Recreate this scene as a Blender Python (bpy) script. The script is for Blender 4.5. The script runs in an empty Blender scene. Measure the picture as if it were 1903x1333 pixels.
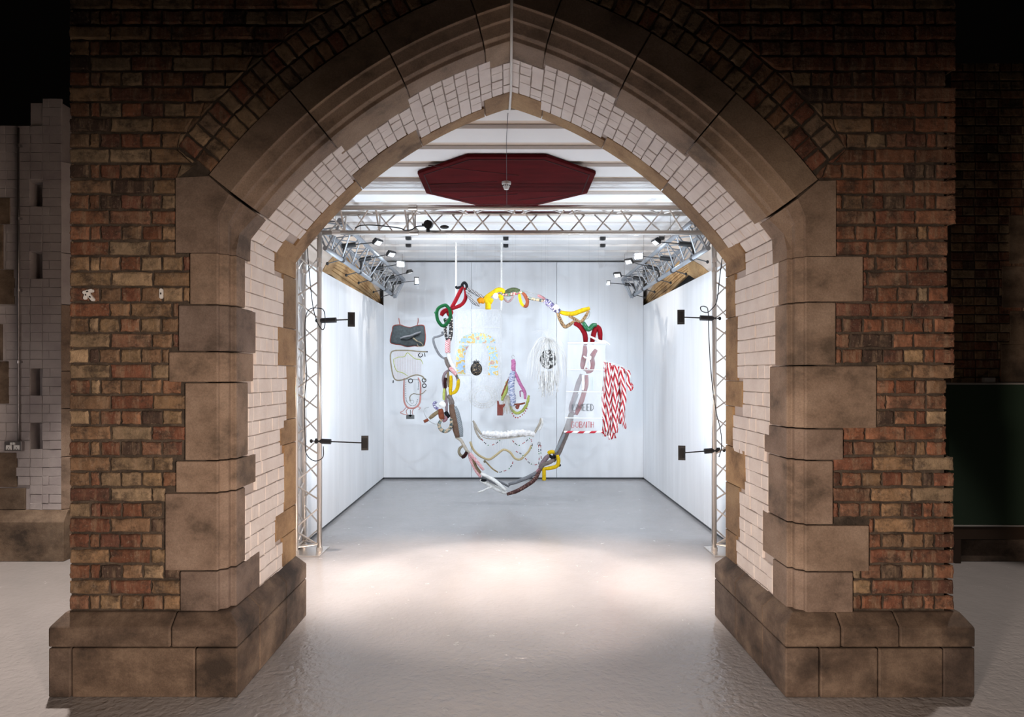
import bpy, bmesh, math, random
from mathutils import Vector, Matrix
from math import sin, cos, pi, radians, sqrt, atan2
random.seed(7)
SC = bpy.context.scene
COL = SC.collection

# ------------------------------------------------------------------ camera
EYE = 1.714
F = 1268.0
PX, PY = 944.0, 697.0
cd = bpy.data.cameras.new('camera')
cam = bpy.data.objects.new('camera', cd)
COL.objects.link(cam)
cam.location = (0, 0, EYE)
cam.rotation_euler = (pi / 2, 0, 0)
cd.sensor_width = 36.0
cd.lens = F / 1903 * 36
cd.shift_x = (951.5 - PX) / 1903
cd.shift_y = (PY - 666.5) / 1903
cd.clip_start = 0.05
SC.camera = cam
# ------------------------------------------------------------------ world, exposure
w = bpy.data.worlds.new('world')
SC.world = w
w.use_nodes = True
w.node_tree.nodes['Background'].inputs[0].default_value = (0.55, 0.47, 0.42, 1)
w.node_tree.nodes['Background'].inputs[1].default_value = 0.0015
SC.view_settings.view_transform = 'Standard'
SC.view_settings.look = 'None'
SC.view_settings.gamma = 1.0
SC.view_settings.exposure = 0.0
try:
    SC.view_settings.use_curve_mapping = False
except Exception:
    pass


def light(name, kind, loc, target, energy, color=(1, 1, 1), **kw):
    ld = bpy.data.lights.new(name, kind)
    ld.energy = energy
    ld.color = color
    for k, v in kw.items():
        setattr(ld, k, v)
    o = bpy.data.objects.new(name, ld)
    COL.objects.link(o)
    o.location = loc
    if target is not None:
        o.rotation_euler = (Vector(target) - Vector(loc)).to_track_quat('-Z', 'Y').to_euler()
    return o


WARM = (1.0, 0.80, 0.66)
COOL = (0.76, 0.88, 1.0)
# the hall behind the camera: two soft warm lamps low in the hall light the brick piers
light('hall_light', 'SPOT', (-2.4, -1.7, 1.25), (1.9, 3.8, .40), 1650, WARM, spot_size=radians(50), spot_blend=1, shadow_soft_size=.25)
light('hall_light', 'SPOT', (2.4, -1.7, 1.25), (-1.9, 3.8, .40), 1750, WARM, spot_size=radians(50), spot_blend=1, shadow_soft_size=.25)
light('hall_light', 'SPOT', (0, 1.7, 4.2), (0, 2.5, 0), 210, (1, .88, .80), spot_size=radians(66), spot_blend=1, shadow_soft_size=.1)  # added overhead fill with no known source, brightens the front floor
# side aisles
light('aisle_lamp', 'SPOT', (-3.1, 4.9, 4.4), (-3.0, 5.1, 0), 950, (1, .88, .8), spot_size=radians(62), spot_blend=.5, shadow_soft_size=.06)
light('aisle_lamp', 'SPOT', (3.5, 4.7, 4.4), (3.15, 4.9, 0), 320, (1, .88, .8), spot_size=radians(52), spot_blend=.3, shadow_soft_size=.06)
light('aisle_lamp', 'SPOT', (-4.7, 1.5, 2.0), (-4.7, 6.3, .7), 100, (1, .88, .84), spot_size=radians(48), spot_blend=1, shadow_soft_size=.3)

# ------------------------------------------------------------------ materials
MATS = {}


def newmat(name, color=(.5, .5, .5), rough=.6, metal=0.0, **kw):
    m = bpy.data.materials.new(name)
    m.use_nodes = True
    b = m.node_tree.nodes['Principled BSDF']
    b.inputs['Base Color'].default_value = (*color, 1)
    b.inputs['Roughness'].default_value = rough
    b.inputs['Metallic'].default_value = metal
    for k, v in kw.items():
        b.inputs[k].default_value = v
    MATS[name] = m
    return m


class NT:
    def __init__(s, m):
        s.t = m.node_tree
        s.b = s.t.nodes['Principled BSDF']

    def n(s, typ, **kw):
        nd = s.t.nodes.new(typ)
        for k, v in kw.items():
            if k.startswith('i_'):
                key = k[2:]
                key = int(key) if key.isdigit() else key.replace('_', ' ')
                nd.inputs[key].default_value = v
            else:
                setattr(nd, k, v)
        return nd

    def l(s, a, b):
        s.t.links.new(a, b)

    def noise(s, scale, detail=4, rough=.6, vec=None, mapscale=None):
        nd = s.n('ShaderNodeTexNoise')
        nd.inputs['Scale'].default_value = scale
        nd.inputs['Detail'].default_value = detail
        nd.inputs['Roughness'].default_value = rough
        if vec is None:
            tc = s.n('ShaderNodeNewGeometry')
            vec = tc.outputs['Position']
        if mapscale:
            mp = s.n('ShaderNodeMapping')
            mp.inputs['Scale'].default_value = mapscale
            s.l(vec, mp.inputs['Vector'])
            vec = mp.outputs[0]
        s.l(vec, nd.inputs['Vector'])
        return nd

    def ramp(s, fac, stops):
        r = s.n('ShaderNodeValToRGB')
        e = r.color_ramp.elements
        while len(e) < len(stops):
            e.new(.5)
        for i, (p, c) in enumerate(stops):
            e[i].position = p
            e[i].color = (*c, 1) if len(c) == 3 else c
        s.l(fac, r.inputs[0])
        return r

    def mix(s, fac, a, b, mode='MIX'):
        m = s.n('ShaderNodeMix', data_type='RGBA', blend_type=mode)
        for inp, v in ((m.inputs[0], fac), (m.inputs[6], a), (m.inputs[7], b)):
            if isinstance(v, (int, float)):
                inp.default_value = v
            elif isinstance(v, tuple):
                inp.default_value = (*v, 1) if len(v) == 3 else v
            else:
                s.l(v, inp)
        return m.outputs[2]

    def bump(s, h, strength=.5, dist=.01, normal=None):
        b = s.n('ShaderNodeBump')
        b.inputs['Strength'].default_value = strength
        b.inputs['Distance'].default_value = dist
        s.l(h, b.inputs['Height'])
        if normal:
            s.l(normal, b.inputs['Normal'])
        return b.outputs[0]

    def col(s, c):
        s.l(c, s.b.inputs['Base Color'])

    def nor(s, c):
        s.l(c, s.b.inputs['Normal'])


# brick: colour per brick from the attribute, salt streaks running down, soot
m = newmat('brick', rough=.85)
t = NT(m)
at = t.n('ShaderNodeAttribute', attribute_name='Col')
n1 = t.noise(14, 6, .7)
c = t.mix(.8, at.outputs['Color'], t.ramp(n1.outputs[0], [(.3, (.25, .25, .25)), (.7, (.95, .95, .95))]).outputs[0], 'OVERLAY')
n2 = t.noise(1, 6, .75, mapscale=(22, 22, 3.4))
st = t.ramp(n2.outputs[0], [(.49, (0, 0, 0)), (.64, (.60, .60, .60))])
c = t.mix(st.outputs[0], c, (.29, .205, .135))
n3 = t.noise(9, 6, .75, mapscale=(1, 1, 1.3))
st3 = t.ramp(n3.outputs[0], [(.50, (0, 0, 0)), (.64, (.75, .75, .75))])
c = t.mix(st3.outputs[0], c, (.035, .024, .018))
n5 = t.noise(70, 3, .6)
st5 = t.ramp(n5.outputs[0], [(.60, (0, 0, 0)), (.72, (.45, .45, .45))])
c = t.mix(st5.outputs[0], c, (.32, .25, .19))
t.col(c)
n4 = t.noise(60, 5, .7)
t.nor(t.bump(n4.outputs[0], .8, .006, t.bump(n1.outputs[0], .6, .012)))

m = newmat('mortar', (.06, .045, .035), .95)
t = NT(m)
n1 = t.noise(9, 5, .7)
t.col(t.ramp(n1.outputs[0], [(.3, (.02, .015, .011)), (.7, (.11, .083, .062))]).outputs[0])
t.nor(t.bump(t.noise(80, 4).outputs[0], .8, .006))


def stone(name, dark, mid, light_, stain=.5):
    m = newmat(name, rough=.8)
    t = NT(m)
    n1 = t.noise(3.0, 7, .65, mapscale=(1, 1, 1.4))
    oi = t.n('ShaderNodeObjectInfo')
    c = t.ramp(n1.outputs[0], [(.34, dark), (.48, mid), (.66, light_)]).outputs[0]
    r = t.ramp(oi.outputs['Random'], [(0, (.34, .34, .36)), (.35, (.5, .48, .46)), (.7, (.52, .50, .46)), (1, (.62, .59, .54))])
    c = t.mix(.8, c, r.outputs[0], 'OVERLAY')
    n2 = t.noise(2.1, 4, .7)
    s2 = t.ramp(n2.outputs[0], [(.55, (0, 0, 0)), (.72, (stain, stain, stain))])
    c = t.mix(s2.outputs[0], c, dark)
    n3 = t.noise(120, 3, .7)
    c = t.mix(.35, c, t.ramp(n3.outputs[0], [(.35, (.3, .3, .3)), (.65, (.7, .7, .7))]).outputs[0], 'OVERLAY')
    n5 = t.noise(38, 6, .8)
    s5 = t.ramp(n5.outputs[0], [(.63, (0, 0, 0)), (.75, (.5, .5, .5))])
    c = t.mix(s5.outputs[0], c, light_)
    t.col(c)
    t.nor(t.bump(n3.outputs[0], .5, .003, t.bump(n1.outputs[0], .5, .012)))
    return m


stone('sandstone', (.095, .070, .053), (.215, .157, .122), (.29, .222, .178), .65)
stone('lit_sandstone', (.13, .095, .068), (.26, .19, .14), (.33, .25, .19), .5)  # sandstone with stronger light put into its colour, for the voussoirs
stone('gold_stone', (.15, .09, .045), (.31, .20, .11), (.42, .29, .16), .3)
stone('plinth_stone', (.035, .024, .018), (.10, .070, .052), (.20, .148, .112), .9)
stone('arch_sandstone', (.25, .14, .06), (.46, .29, .135), (.56, .38, .20), .25)
stone('dark_stone', (.04, .028, .02), (.12, .085, .06), (.2, .15, .11), .7)

m = newmat('white_paint_brick', (.70, .62, .585), .6)
t = NT(m)
n1 = t.noise(6, 5, .6)
t.col(t.ramp(n1.outputs[0], [(.3, (.70, .63, .60)), (.7, (.82, .76, .73))]).outputs[0])
t.nor(t.bump(t.noise(45, 4).outputs[0], .5, .004, t.bump(n1.outputs[0], .6, .01)))
m = newmat('joint_paint', (.50, .44, .42), .85)
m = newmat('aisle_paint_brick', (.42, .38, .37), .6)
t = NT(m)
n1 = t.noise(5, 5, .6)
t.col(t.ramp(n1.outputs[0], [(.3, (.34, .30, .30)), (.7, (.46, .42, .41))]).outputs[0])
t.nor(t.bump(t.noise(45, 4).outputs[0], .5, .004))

# painted concrete floor, uneven gloss
m = newmat('floor_paint', (.47, .44, .42), .3)
t = NT(m)
n1 = t.noise(1.3, 6, .6)
n2 = t.noise(7, 5, .65)
c = t.ramp(n1.outputs[0], [(.3, (.33, .315, .31)), (.7, (.38, .36, .355))]).outputs[0]
s2 = t.ramp(n2.outputs[0], [(.62, (0, 0, 0)), (.74, (.05, .05, .05))])
c = t.mix(s2.outputs[0], c, (.33, .30, .28))
t.col(c)
vor = t.n('ShaderNodeTexVoronoi', feature='SMOOTH_F1')
vor.inputs['Scale'].default_value = 24
geo = t.n('ShaderNodeNewGeometry')
nw = t.noise(11, 3, .6)
vm = t.n('ShaderNodeVectorMath', operation='ADD')
t.l(geo.outputs['Position'], vm.inputs[0])
sc_ = t.n('ShaderNodeVectorMath', operation='SCALE')
sc_.inputs['Scale'].default_value = .12
t.l(nw.outputs['Color'], sc_.inputs[0])
t.l(sc_.outputs[0], vm.inputs[1])
t.l(vm.outputs[0], vor.inputs['Vector'])
nf = t.noise(42, 4, .6)
mr = t.n('ShaderNodeMapRange')
spx = t.n('ShaderNodeSeparateXYZ')
t.l(geo.outputs['Position'], spx.inputs[0])
t.l(spx.outputs[1], mr.inputs['Value'])
for kk, vv in (('From Min', 4.0), ('From Max', 5.4), ('To Min', 1.0), ('To Max', .28)):
    mr.inputs[kk].default_value = vv
b1 = t.bump(vor.outputs['Distance'], .5, .0045)
b2 = t.bump(nf.outputs[0], .5, .0028, b1)
for lk in (b1, b2):
    t.l(mr.outputs[0], lk.node.inputs['Strength'])
t.nor(b2)
rr = t.ramp(n2.outputs[0], [(.3, (.17, .17, .17)), (.7, (.28, .28, .28))])
t.l(rr.outputs[0], t.b.inputs['Roughness'])

m = newmat('white_panel', (.80, .81, .83), .55)
t = NT(m)
n1 = t.noise(1.2, 3, .5, mapscale=(6, 6, .6))
t.col(t.ramp(n1.outputs[0], [(.3, (.76, .77, .79)), (.7, (.83, .84, .86))]).outputs[0])
newmat('white_ceiling', (.80, .80, .81), .6)
newmat('cream_plaster', (.68, .58, .50), .8)
m = newmat('red_felt', (.12, .006, .008), .95)
m.node_tree.nodes['Principled BSDF'].inputs['Specular IOR Level'].default_value = .1
t = NT(m)
t.col(t.ramp(t.noise(2.2, 4, .6, mapscale=(1, 2.5, 1)).outputs[0], [(.3, (.05, .0022, .003)), (.7, (.085, .004, .0055))]).outputs[0])
newmat('dark_red_stain', (.03, .002, .003), .9)
newmat('aluminium', (.74, .70, .66), .3, .9)
newmat('truss_grey', (.30, .32, .35), .5, .35)
newmat('black_plastic', (.012, .012, .013), .45)
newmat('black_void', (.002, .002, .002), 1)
newmat('lamp_glass', (.55, .57, .6), .15)
m = newmat('lamp_lit', (1, 1, 1), .2)
m.node_tree.nodes['Principled BSDF'].inputs['Emission Color'].default_value = (.95, .97, 1, 1)
m.node_tree.nodes['Principled BSDF'].inputs['Emission Strength'].default_value = 90
m = newmat('lamp_glow', (1, 1, 1), .2)
m.node_tree.nodes['Principled BSDF'].inputs['Emission Color'].default_value = (.9, .95, 1, 1)
m.node_tree.nodes['Principled BSDF'].inputs['Emission Strength'].default_value = .25
newmat('white_plastic', (.75, .75, .74), .4)
newmat('grey_steel', (.35, .33, .33), .35, .8)
newmat('green_board', (.010, .028, .014), .85)
newmat('dark_wood', (.035, .02, .012), .5)
newmat('grey_trim', (.25, .24, .23), .5)


def fabric(name, color, rough=.8, bump=.6, sc=180):
    m = newmat(name, color, rough)
    t = NT(m)
    t.b.inputs['Specular IOR Level'].default_value = .15
    n = t.noise(30, 4, .6)
    d = tuple(v * .72 for v in color)
    h = tuple(min(1, v * 1.18) for v in color)
    t.col(t.ramp(n.outputs[0], [(.3, d), (.7, h)]).outputs[0])
    t.nor(t.bump(t.noise(sc, 2).outputs[0], bump, .003))
    return m


def pattern(name, kind, c1, c2, su=40.0, sv=4.0, rough=.75, c3=None):
    """procedural textile; UV: u in metres along the tube, v round it 0..1"""
    m = newmat(name, c1, rough)
    t = NT(m)
    uv = t.n('ShaderNodeUVMap', uv_map='UVMap')
    mp = t.n('ShaderNodeMapping')
    mp.inputs['Scale'].default_value = (su, sv, 1)
    t.l(uv.outputs[0], mp.inputs['Vector'])
    v = mp.outputs[0]
    if kind == 'stripe':
        sp = t.n('ShaderNodeSeparateXYZ')
        t.l(v, sp.inputs[0])
        fr = t.n('ShaderNodeMath', operation='FRACT')
        t.l(sp.outputs[0], fr.inputs[0])
        f = fr.outputs[0]
        rp = t.ramp(f, [(.0, c1), (.5, c2)])
        rp.color_ramp.interpolation = 'CONSTANT'
        t.col(rp.outputs[0])
    elif kind == 'diag':
        sp = t.n('ShaderNodeSeparateXYZ')
        t.l(v, sp.inputs[0])
        ad = t.n('ShaderNodeMath', operation='ADD')
        t.l(sp.outputs[0], ad.inputs[0])
        t.l(sp.outputs[1], ad.inputs[1])
        fr = t.n('ShaderNodeMath', operation='FRACT')
        t.l(ad.outputs[0], fr.inputs[0])
        rp = t.ramp(fr.outputs[0], [(.0, c1), (.5, c2)])
        rp.color_ramp.interpolation = 'CONSTANT'
        t.col(rp.outputs[0])
    elif kind == 'check':
        ch = t.n('ShaderNodeTexChecker')
        ch.inputs['Scale'].default_value = 1
        ch.inputs['Color1'].default_value = (*c1, 1)
        ch.inputs['Color2'].default_value = (*c2, 1)
        t.l(v, ch.inputs['Vector'])
        t.col(ch.outputs[0])
    elif kind == 'blot':
        vo = t.n('ShaderNodeTexVoronoi')
        vo.inputs['Scale'].default_value = 1
        t.l(v, vo.inputs['Vector'])
        rp = t.ramp(vo.outputs['Distance'], [(.0, c2), (.42, c1)])
        rp.color_ramp.interpolation = 'CONSTANT'
        t.col(rp.outputs[0])
    elif kind == 'patch':
        vo = t.n('ShaderNodeTexVoronoi')
        vo.inputs['Scale'].default_value = 1
        t.l(v, vo.inputs['Vector'])
        sp = t.n('ShaderNodeSeparateColor')
        t.l(vo.outputs['Color'], sp.inputs[0])
        c3 = c3 or c1
        rp = t.ramp(sp.outputs[0], [(0, c1), (.36, c2), (.7, c3)])
        rp.color_ramp.interpolation = 'CONSTANT'
        t.col(rp.outputs[0])
    t.nor(t.bump(t.noise(200, 2).outputs[0], .4, .002))
    return m


fabric('red_cloth', (0.223, 0.004, 0.010))
fabric('yellow_cloth', (0.576, 0.374, 0.007))
fabric('orange_cloth', (0.540, 0.202, 0.007))
fabric('green_cloth', (0.004, 0.068, 0.019))
fabric('olive_green', (0.043, 0.062, 0.031))
newmat('green_satin', (0.006, 0.105, 0.037), .3)
fabric('black_cloth', (0.007, 0.007, 0.009))
fabric('grey_cloth', (0.186, 0.186, 0.198))
fabric('mauve_cloth', (0.205, 0.149, 0.161))
fabric('pink_cloth', (0.310, 0.155, 0.174))
fabric('taupe_cloth', (0.167, 0.136, 0.124))
fabric('brown_cloth', (0.136, 0.081, 0.056))
fabric('rust_cloth', (0.186, 0.050, 0.025))
fabric('tan_cloth', (0.205, 0.149, 0.087))
fabric('white_cloth', (0.779, 0.760, 0.731))
fabric('cream_cloth', (0.422, 0.372, 0.310))
fabric('fluffy_white', (0.817, 0.779, 0.760), .9, 1.0, 90)
fabric('slate_cloth', (0.053, 0.062, 0.065))
fabric('maroon_cloth', (0.028, 0.007, 0.007))
fabric('gold_rope', (0.310, 0.229, 0.112))
fabric('beige_rope', (0.236, 0.198, 0.136))
fabric('salmon_tube', (0.484, 0.223, 0.198), .6)
fabric('pink_thread', (0.465, 0.310, 0.310))
fabric('magenta_cloth', (0.310, 0.081, 0.198))
fabric('lime_yarn', (0.384, 0.422, 0.112))
fabric('clay_tassel', (0.223, 0.056, 0.043))
newmat('silver_wire', (0.372, 0.372, 0.372), .4, .7)
newmat('bead_red', (.35, .02, .02), .3)
newmat('bead_green', (.02, .2, .05), .3)
newmat('bead_white', (.8, .8, .78), .3)
newmat('bead_black', (.015, .015, .015), .3)
newmat('white_twig', (.88, .86, .83), .6)
newmat('paint_red', (.45, .07, .07), .6)
newmat('paint_grey', (.06, .065, .07), .6)
newmat('paint_mint', (.45, .58, .50), .6)
pattern('stripe_black_white', 'stripe', (.015, .015, .018), (.42, .42, .43), 52, 1)
pattern('leopard', 'blot', (.33, .20, .09), (.04, .02, .012), 60, 6)
pattern('zebra', 'blot', (.015, .012, .014), (.50, .46, .42), 46, 5)
pattern('gingham_red', 'check', (.72, .62, .60), (.50, .06, .09), 85, 10)
pattern('plaid_grey', 'check', (.28, .30, .31), (.14, .16, .18), 90, 12)
pattern('multi_green', 'patch', (.05, .12, .07), (.33, .30, .24), 60, 6, c3=(.22, .05, .07))
pattern('navy_white', 'patch', (.06, .05, .13), (.62, .62, .68), 80, 8, c3=(.20, .18, .32))
pattern('blue_lace', 'patch', (.16, .20, .34), (.60, .60, .66), 110, 9, c3=(.36, .38, .50))
pattern('maroon_print', 'blot', (.05, .012, .010), (.16, .08, .06), 50, 5)
pattern('ring_print', 'patch', (.05, .07, .07), (.40, .30, .20), 46, 3, c3=(.16, .20, .18))
pattern('hazard_ribbon', 'diag', (.86, .82, .81), (.46, .005, .018), 7.5, 1.0, .55)
pattern('hazard_bar', 'diag', (.84, .82, .82), (.48, .01, .03), 6.5, .6, .5)
pattern('rope_twist', 'diag', (.66, .53, .30), (.30, .22, .11), 80, 1.0, .7)
pattern('pink_twist', 'diag', (.60, .22, .40), (.32, .07, .20), 50, 2.0, .7)


def film(name, color, alpha, rough=.3, sc=20, a2=None):
    m = newmat(name, color, rough)
    t = NT(m)
    n = t.noise(sc, 3, .6, mapscale=(2.4, 1, 1))
    a2 = a2 if a2 is not None else alpha * 1.6
    r = t.ramp(n.outputs[0], [(.35, (alpha,) * 3), (.65, (a2,) * 3)])
    t.l(r.outputs[0], t.b.inputs['Alpha'])
    t.nor(t.bump(n.outputs[0], .8, .01))
    return m


film('clear_film', (.95, .95, .97), .03, .25, 20, .14)
film('milky_film', (.90, .90, .92), .10, .3, 4, .15)
MATS['milky_film'].node_tree.links.remove(MATS['milky_film'].node_tree.nodes['Principled BSDF'].inputs['Normal'].links[0])
film('net_film', (.95, .95, .96), .10, .4, 60, .5)
m = newmat('map_print', (.5, .6, .8), .5)
t = NT(m)
vo = t.n('ShaderNodeTexNoise')
vo.inputs['Scale'].default_value = 13
g = t.n('ShaderNodeNewGeometry')
t.l(g.outputs['Position'], vo.inputs['Vector'])
rp = t.ramp(vo.outputs[0], [(.30, (.55, .30, .30)), (.38, (.72, .60, .22)), (.44, (.40, .56, .80)), (.54, (.62, .72, .84)),
                            (.57, (.70, .50, .14)), (.62, (.72, .44, .16)), (.68, (.50, .66, .34))])
rp.color_ramp.interpolation = 'CONSTANT'
nz = t.noise(90, 4, .7)
t.col(t.mix(.35, rp.outputs[0], t.ramp(nz.outputs[0], [(.35, (.2, .2, .2)), (.65, (.85, .85, .85))]).outputs[0], 'OVERLAY'))
m = newmat('pineapple_skin', (.3, .2, .1), .5)
t = NT(m)
vo = t.n('ShaderNodeTexVoronoi')
vo.inputs['Scale'].default_value = 60
g = t.n('ShaderNodeNewGeometry')
t.l(g.outputs['Position'], vo.inputs['Vector'])
rp = t.ramp(vo.outputs['Distance'], [(0, (.45, .32, .18)), (.33, (.015, .012, .01))])
rp.color_ramp.interpolation = 'CONSTANT'
t.col(rp.outputs[0])


# ------------------------------------------------------------------ mesh building
class MB:
    def __init__(s):
        s.v = []
        s.f = []
        s.c = []
        s.uv = []

    def face(s, pts, c=None, uv=None):
        i = len(s.v)
        s.v.extend([tuple(p) for p in pts])
        s.f.append(tuple(range(i, i + len(pts))))
        s.c.append(c)
        s.uv.append(uv)

    def faces(s, verts, faces, c=None, uvs=None):
        i = len(s.v)
        s.v.extend([tuple(p) for p in verts])
        for k, f in enumerate(faces):
            s.f.append(tuple(i + a for a in f))
            s.c.append(c)
            s.uv.append([uvs[k][j] for j in range(len(f))] if uvs else None)

    def box(s, lo, hi, c=None):
        x0, y0, z0 = lo
        x1, y1, z1 = hi
        s.faces([(x0, y0, z0), (x1, y0, z0), (x1, y1, z0), (x0, y1, z0), (x0, y0, z1), (x1, y0, z1), (x1, y1, z1), (x0, y1, z1)],
                [(3, 2, 1, 0), (4, 5, 6, 7), (0, 1, 5, 4), (1, 2, 6, 5), (2, 3, 7, 6), (3, 0, 4, 7)], c)

    def obox(s, mat, lo, hi, c=None):
        k = len(s.v)
        s.box(lo, hi, c)
        for i in range(k, len(s.v)):
            s.v[i] = tuple(mat @ Vector(s.v[i]))

    def prism(s, poly, fn, a0, a1, c=None):
        """poly of (p,q); fn(p,q,a)->xyz, extruded a0..a1"""
        n = len(poly)
        vs = [fn(p, q, a0) for p, q in poly] + [fn(p, q, a1) for p, q in poly]
        fs = [tuple(range(n))[::-1], tuple(range(n, 2 * n))]
        fs += [(i, (i + 1) % n, n + (i + 1) % n, n + i) for i in range(n)]
        s.faces(vs, fs, c)

    def tube(s, pts, r, seg=8, smooth=6, closed=False, flat=1.0, cap=True, jitter=0.0):
        """swept round tube with uv (u metres, v turn)"""
        pts = [Vector(p) for p in pts]
        P = catmull(pts, smooth, closed) if smooth > 1 and len(pts) > 2 else pts
        n = len(P)
        rs = r if callable(r) else (lambda u: r)
        T = []
        for i in range(n):
            a = P[(i - 1) % n] if (closed or i > 0) else P[i]
            b = P[(i + 1) % n] if (closed or i < n - 1) else P[i]
            d = (b - a)
            T.append(d.normalized() if d.length > 1e-9 else Vector((0, 0, 1)))
        up = Vector((0, 1, 0)) if abs(T[0].y) < .9 else Vector((1, 0, 0))
        N = (up - T[0] * up.dot(T[0])).normalized()
        L = [0.0]
        for i in range(1, n):
            L.append(L[-1] + (P[i] - P[i - 1]).length)
        tot = L[-1] or 1
        verts = []
        for i in range(n):
            N = (N - T[i] * N.dot(T[i]))
            N = N.normalized() if N.length > 1e-6 else T[i].orthogonal().normalized()
            B = T[i].cross(N)
            ri = rs(L[i] / tot)
            for k in range(seg):
                a = 2 * pi * k / seg
                rj = ri * (1 + (random.uniform(-jitter, jitter) if jitter else 0))
                verts.append(P[i] + N * cos(a) * rj * flat + B * sin(a) * rj)
        fs, uvs = [], []
        m = n if closed else n - 1
        for i in range(m):
            j = (i + 1) % n
            u0 = L[i]
            u1 = L[j] if j else L[i] + (P[0] - P[-1]).length
            for k in range(seg):
                k2 = (k + 1) % seg
                fs.append((i * seg + k, i * seg + k2, j * seg + k2, j * seg + k))
                uvs.append([(u0, k / seg), (u0, (k + 1) / seg), (u1, (k + 1) / seg), (u1, k / seg)])
        if cap and not closed:
            fs.append(tuple(range(seg))[::-1])
            uvs.append([(0, 0)] * seg)
            fs.append(tuple((n - 1) * seg + k for k in range(seg)))
            uvs.append([(tot, 0)] * seg)
        s.faces(verts, fs, None, uvs)

    def ball(s, c, r, seg=10, rings=7, sc=(1, 1, 1)):
        c = Vector(c)
        vs = [c + Vector((0, 0, r * sc[2]))]
        for i in range(1, rings):
            a = pi * i / rings
            for k in range(seg):
                b = 2 * pi * k / seg
                vs.append(c + Vector((r * sc[0] * sin(a) * cos(b), r * sc[1] * sin(a) * sin(b), r * sc[2] * cos(a))))
        vs.append(c - Vector((0, 0, r * sc[2])))
        fs = []
        for k in range(seg):
            fs.append((0, 1 + k, 1 + (k + 1) % seg))
        for i in range(rings - 2):
            for k in range(seg):
                a = 1 + i * seg
                fs.append((a + k, a + seg + k, a + seg + (k + 1) % seg, a + (k + 1) % seg))
        a = 1 + (rings - 2) * seg
        for k in range(seg):
            fs.append((a + k, len(vs) - 1, a + (k + 1) % seg))
        s.faces(vs, fs)

    def build(s, name, mat, parent=None, smooth=False, bevel=0, weld=False):
        me = bpy.data.meshes.new(name)
        me.from_pydata(s.v, [], s.f)
        uvl = me.uv_layers.new(name='UVMap')
        if any(u is not None for u in s.uv):
            k = 0
            for f, u in zip(s.f, s.uv):
                for j in range(len(f)):
                    if u is not None:
                        uvl.data[k].uv = u[j]
                    k += 1
        if any(c is not None for c in s.c):
            ca = me.color_attributes.new('Col', 'FLOAT_COLOR', 'CORNER')
            k = 0
            for f, c in zip(s.f, s.c):
                c = c or (.5, .5, .5)
                for j in range(len(f)):
                    ca.data[k].color = (*c[:3], 1)
                    k += 1
        if weld:
            bm = bmesh.new()
            bm.from_mesh(me)
            bmesh.ops.remove_doubles(bm, verts=bm.verts, dist=1e-5)
            bmesh.ops.recalc_face_normals(bm, faces=bm.faces)
            bm.to_mesh(me)
            bm.free()
        if smooth:
            me.polygons.foreach_set('use_smooth', [True] * len(me.polygons))
        me.materials.append(MATS[mat])
        o = bpy.data.objects.new(name, me)
        COL.objects.link(o)
        if parent is not None:
            o.parent = parent
            o.location = -Vector(parent.get('_loc', (0, 0, 0)))
        if bevel:
            md = o.modifiers.new('bevel', 'BEVEL')
            md.width = bevel
            md.segments = 2
            md.limit_method = 'ANGLE'
        return o


def catmull(pts, k, closed=False):
    n = len(pts)
    out = []
    rng = range(n) if closed else range(n - 1)
    for i in rng:
        p0 = pts[(i - 1) % n] if (closed or i > 0) else pts[i] * 2 - pts[i + 1]
        p1 = pts[i]
        p2 = pts[(i + 1) % n]
        p3 = pts[(i + 2) % n] if (closed or i + 2 < n) else p2 * 2 - p1
        for j in range(k):
            t = j / k
            out.append(.5 * ((2 * p1) + (p2 - p0) * t + (2 * p0 - 5 * p1 + 4 * p2 - p3) * t * t + (3 * p1 - p0 - 3 * p2 + p3) * t ** 3))
    if not closed:
        out.append(pts[-1])
    return out


def thing(name, label, cat, loc=(0, 0, 0), group=None):
    o = bpy.data.objects.new(name, None)
    COL.objects.link(o)
    o.location = loc
    o['_loc'] = tuple(loc)
    o['label'] = label
    o['category'] = cat
    if group:
        o['group'] = group
    return o


def tag(o, label, cat, group=None):
    o['label'] = label
    o['category'] = cat
    if group:
        o['group'] = group
    return o


def struct(o, label=None):
    o['kind'] = 'structure'
    if label:
        o['label'] = label
    return o


def P(px, py, D):
    """real position of a point of the photograph lying at depth D"""
    return Vector(((px - PX) * D / F, D, EYE + (PY - py) * D / F))


# ------------------------------------------------------------------ brick laying
PAL = [(.185, .075, .040), (.21, .10, .055), (.155, .060, .034), (.25, .155, .085), (.29, .205, .125), (.23, .135, .075), (.13, .055, .036),
       (.26, .19, .12), (.20, .12, .07), (.27, .18, .10)]
DARK = (.05, .03, .022)


def brick_colour(red=0.0):
    if random.random() < .06:
        return DARK
    c = random.choice(PAL)
    if random.random() < red:
        c = random.choice([(.20, .080, .042), (.165, .066, .038), (.22, .10, .056), (.19, .095, .058)])
    k = random.uniform(.55, 1.02)
    return tuple(v * k for v in c)


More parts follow.
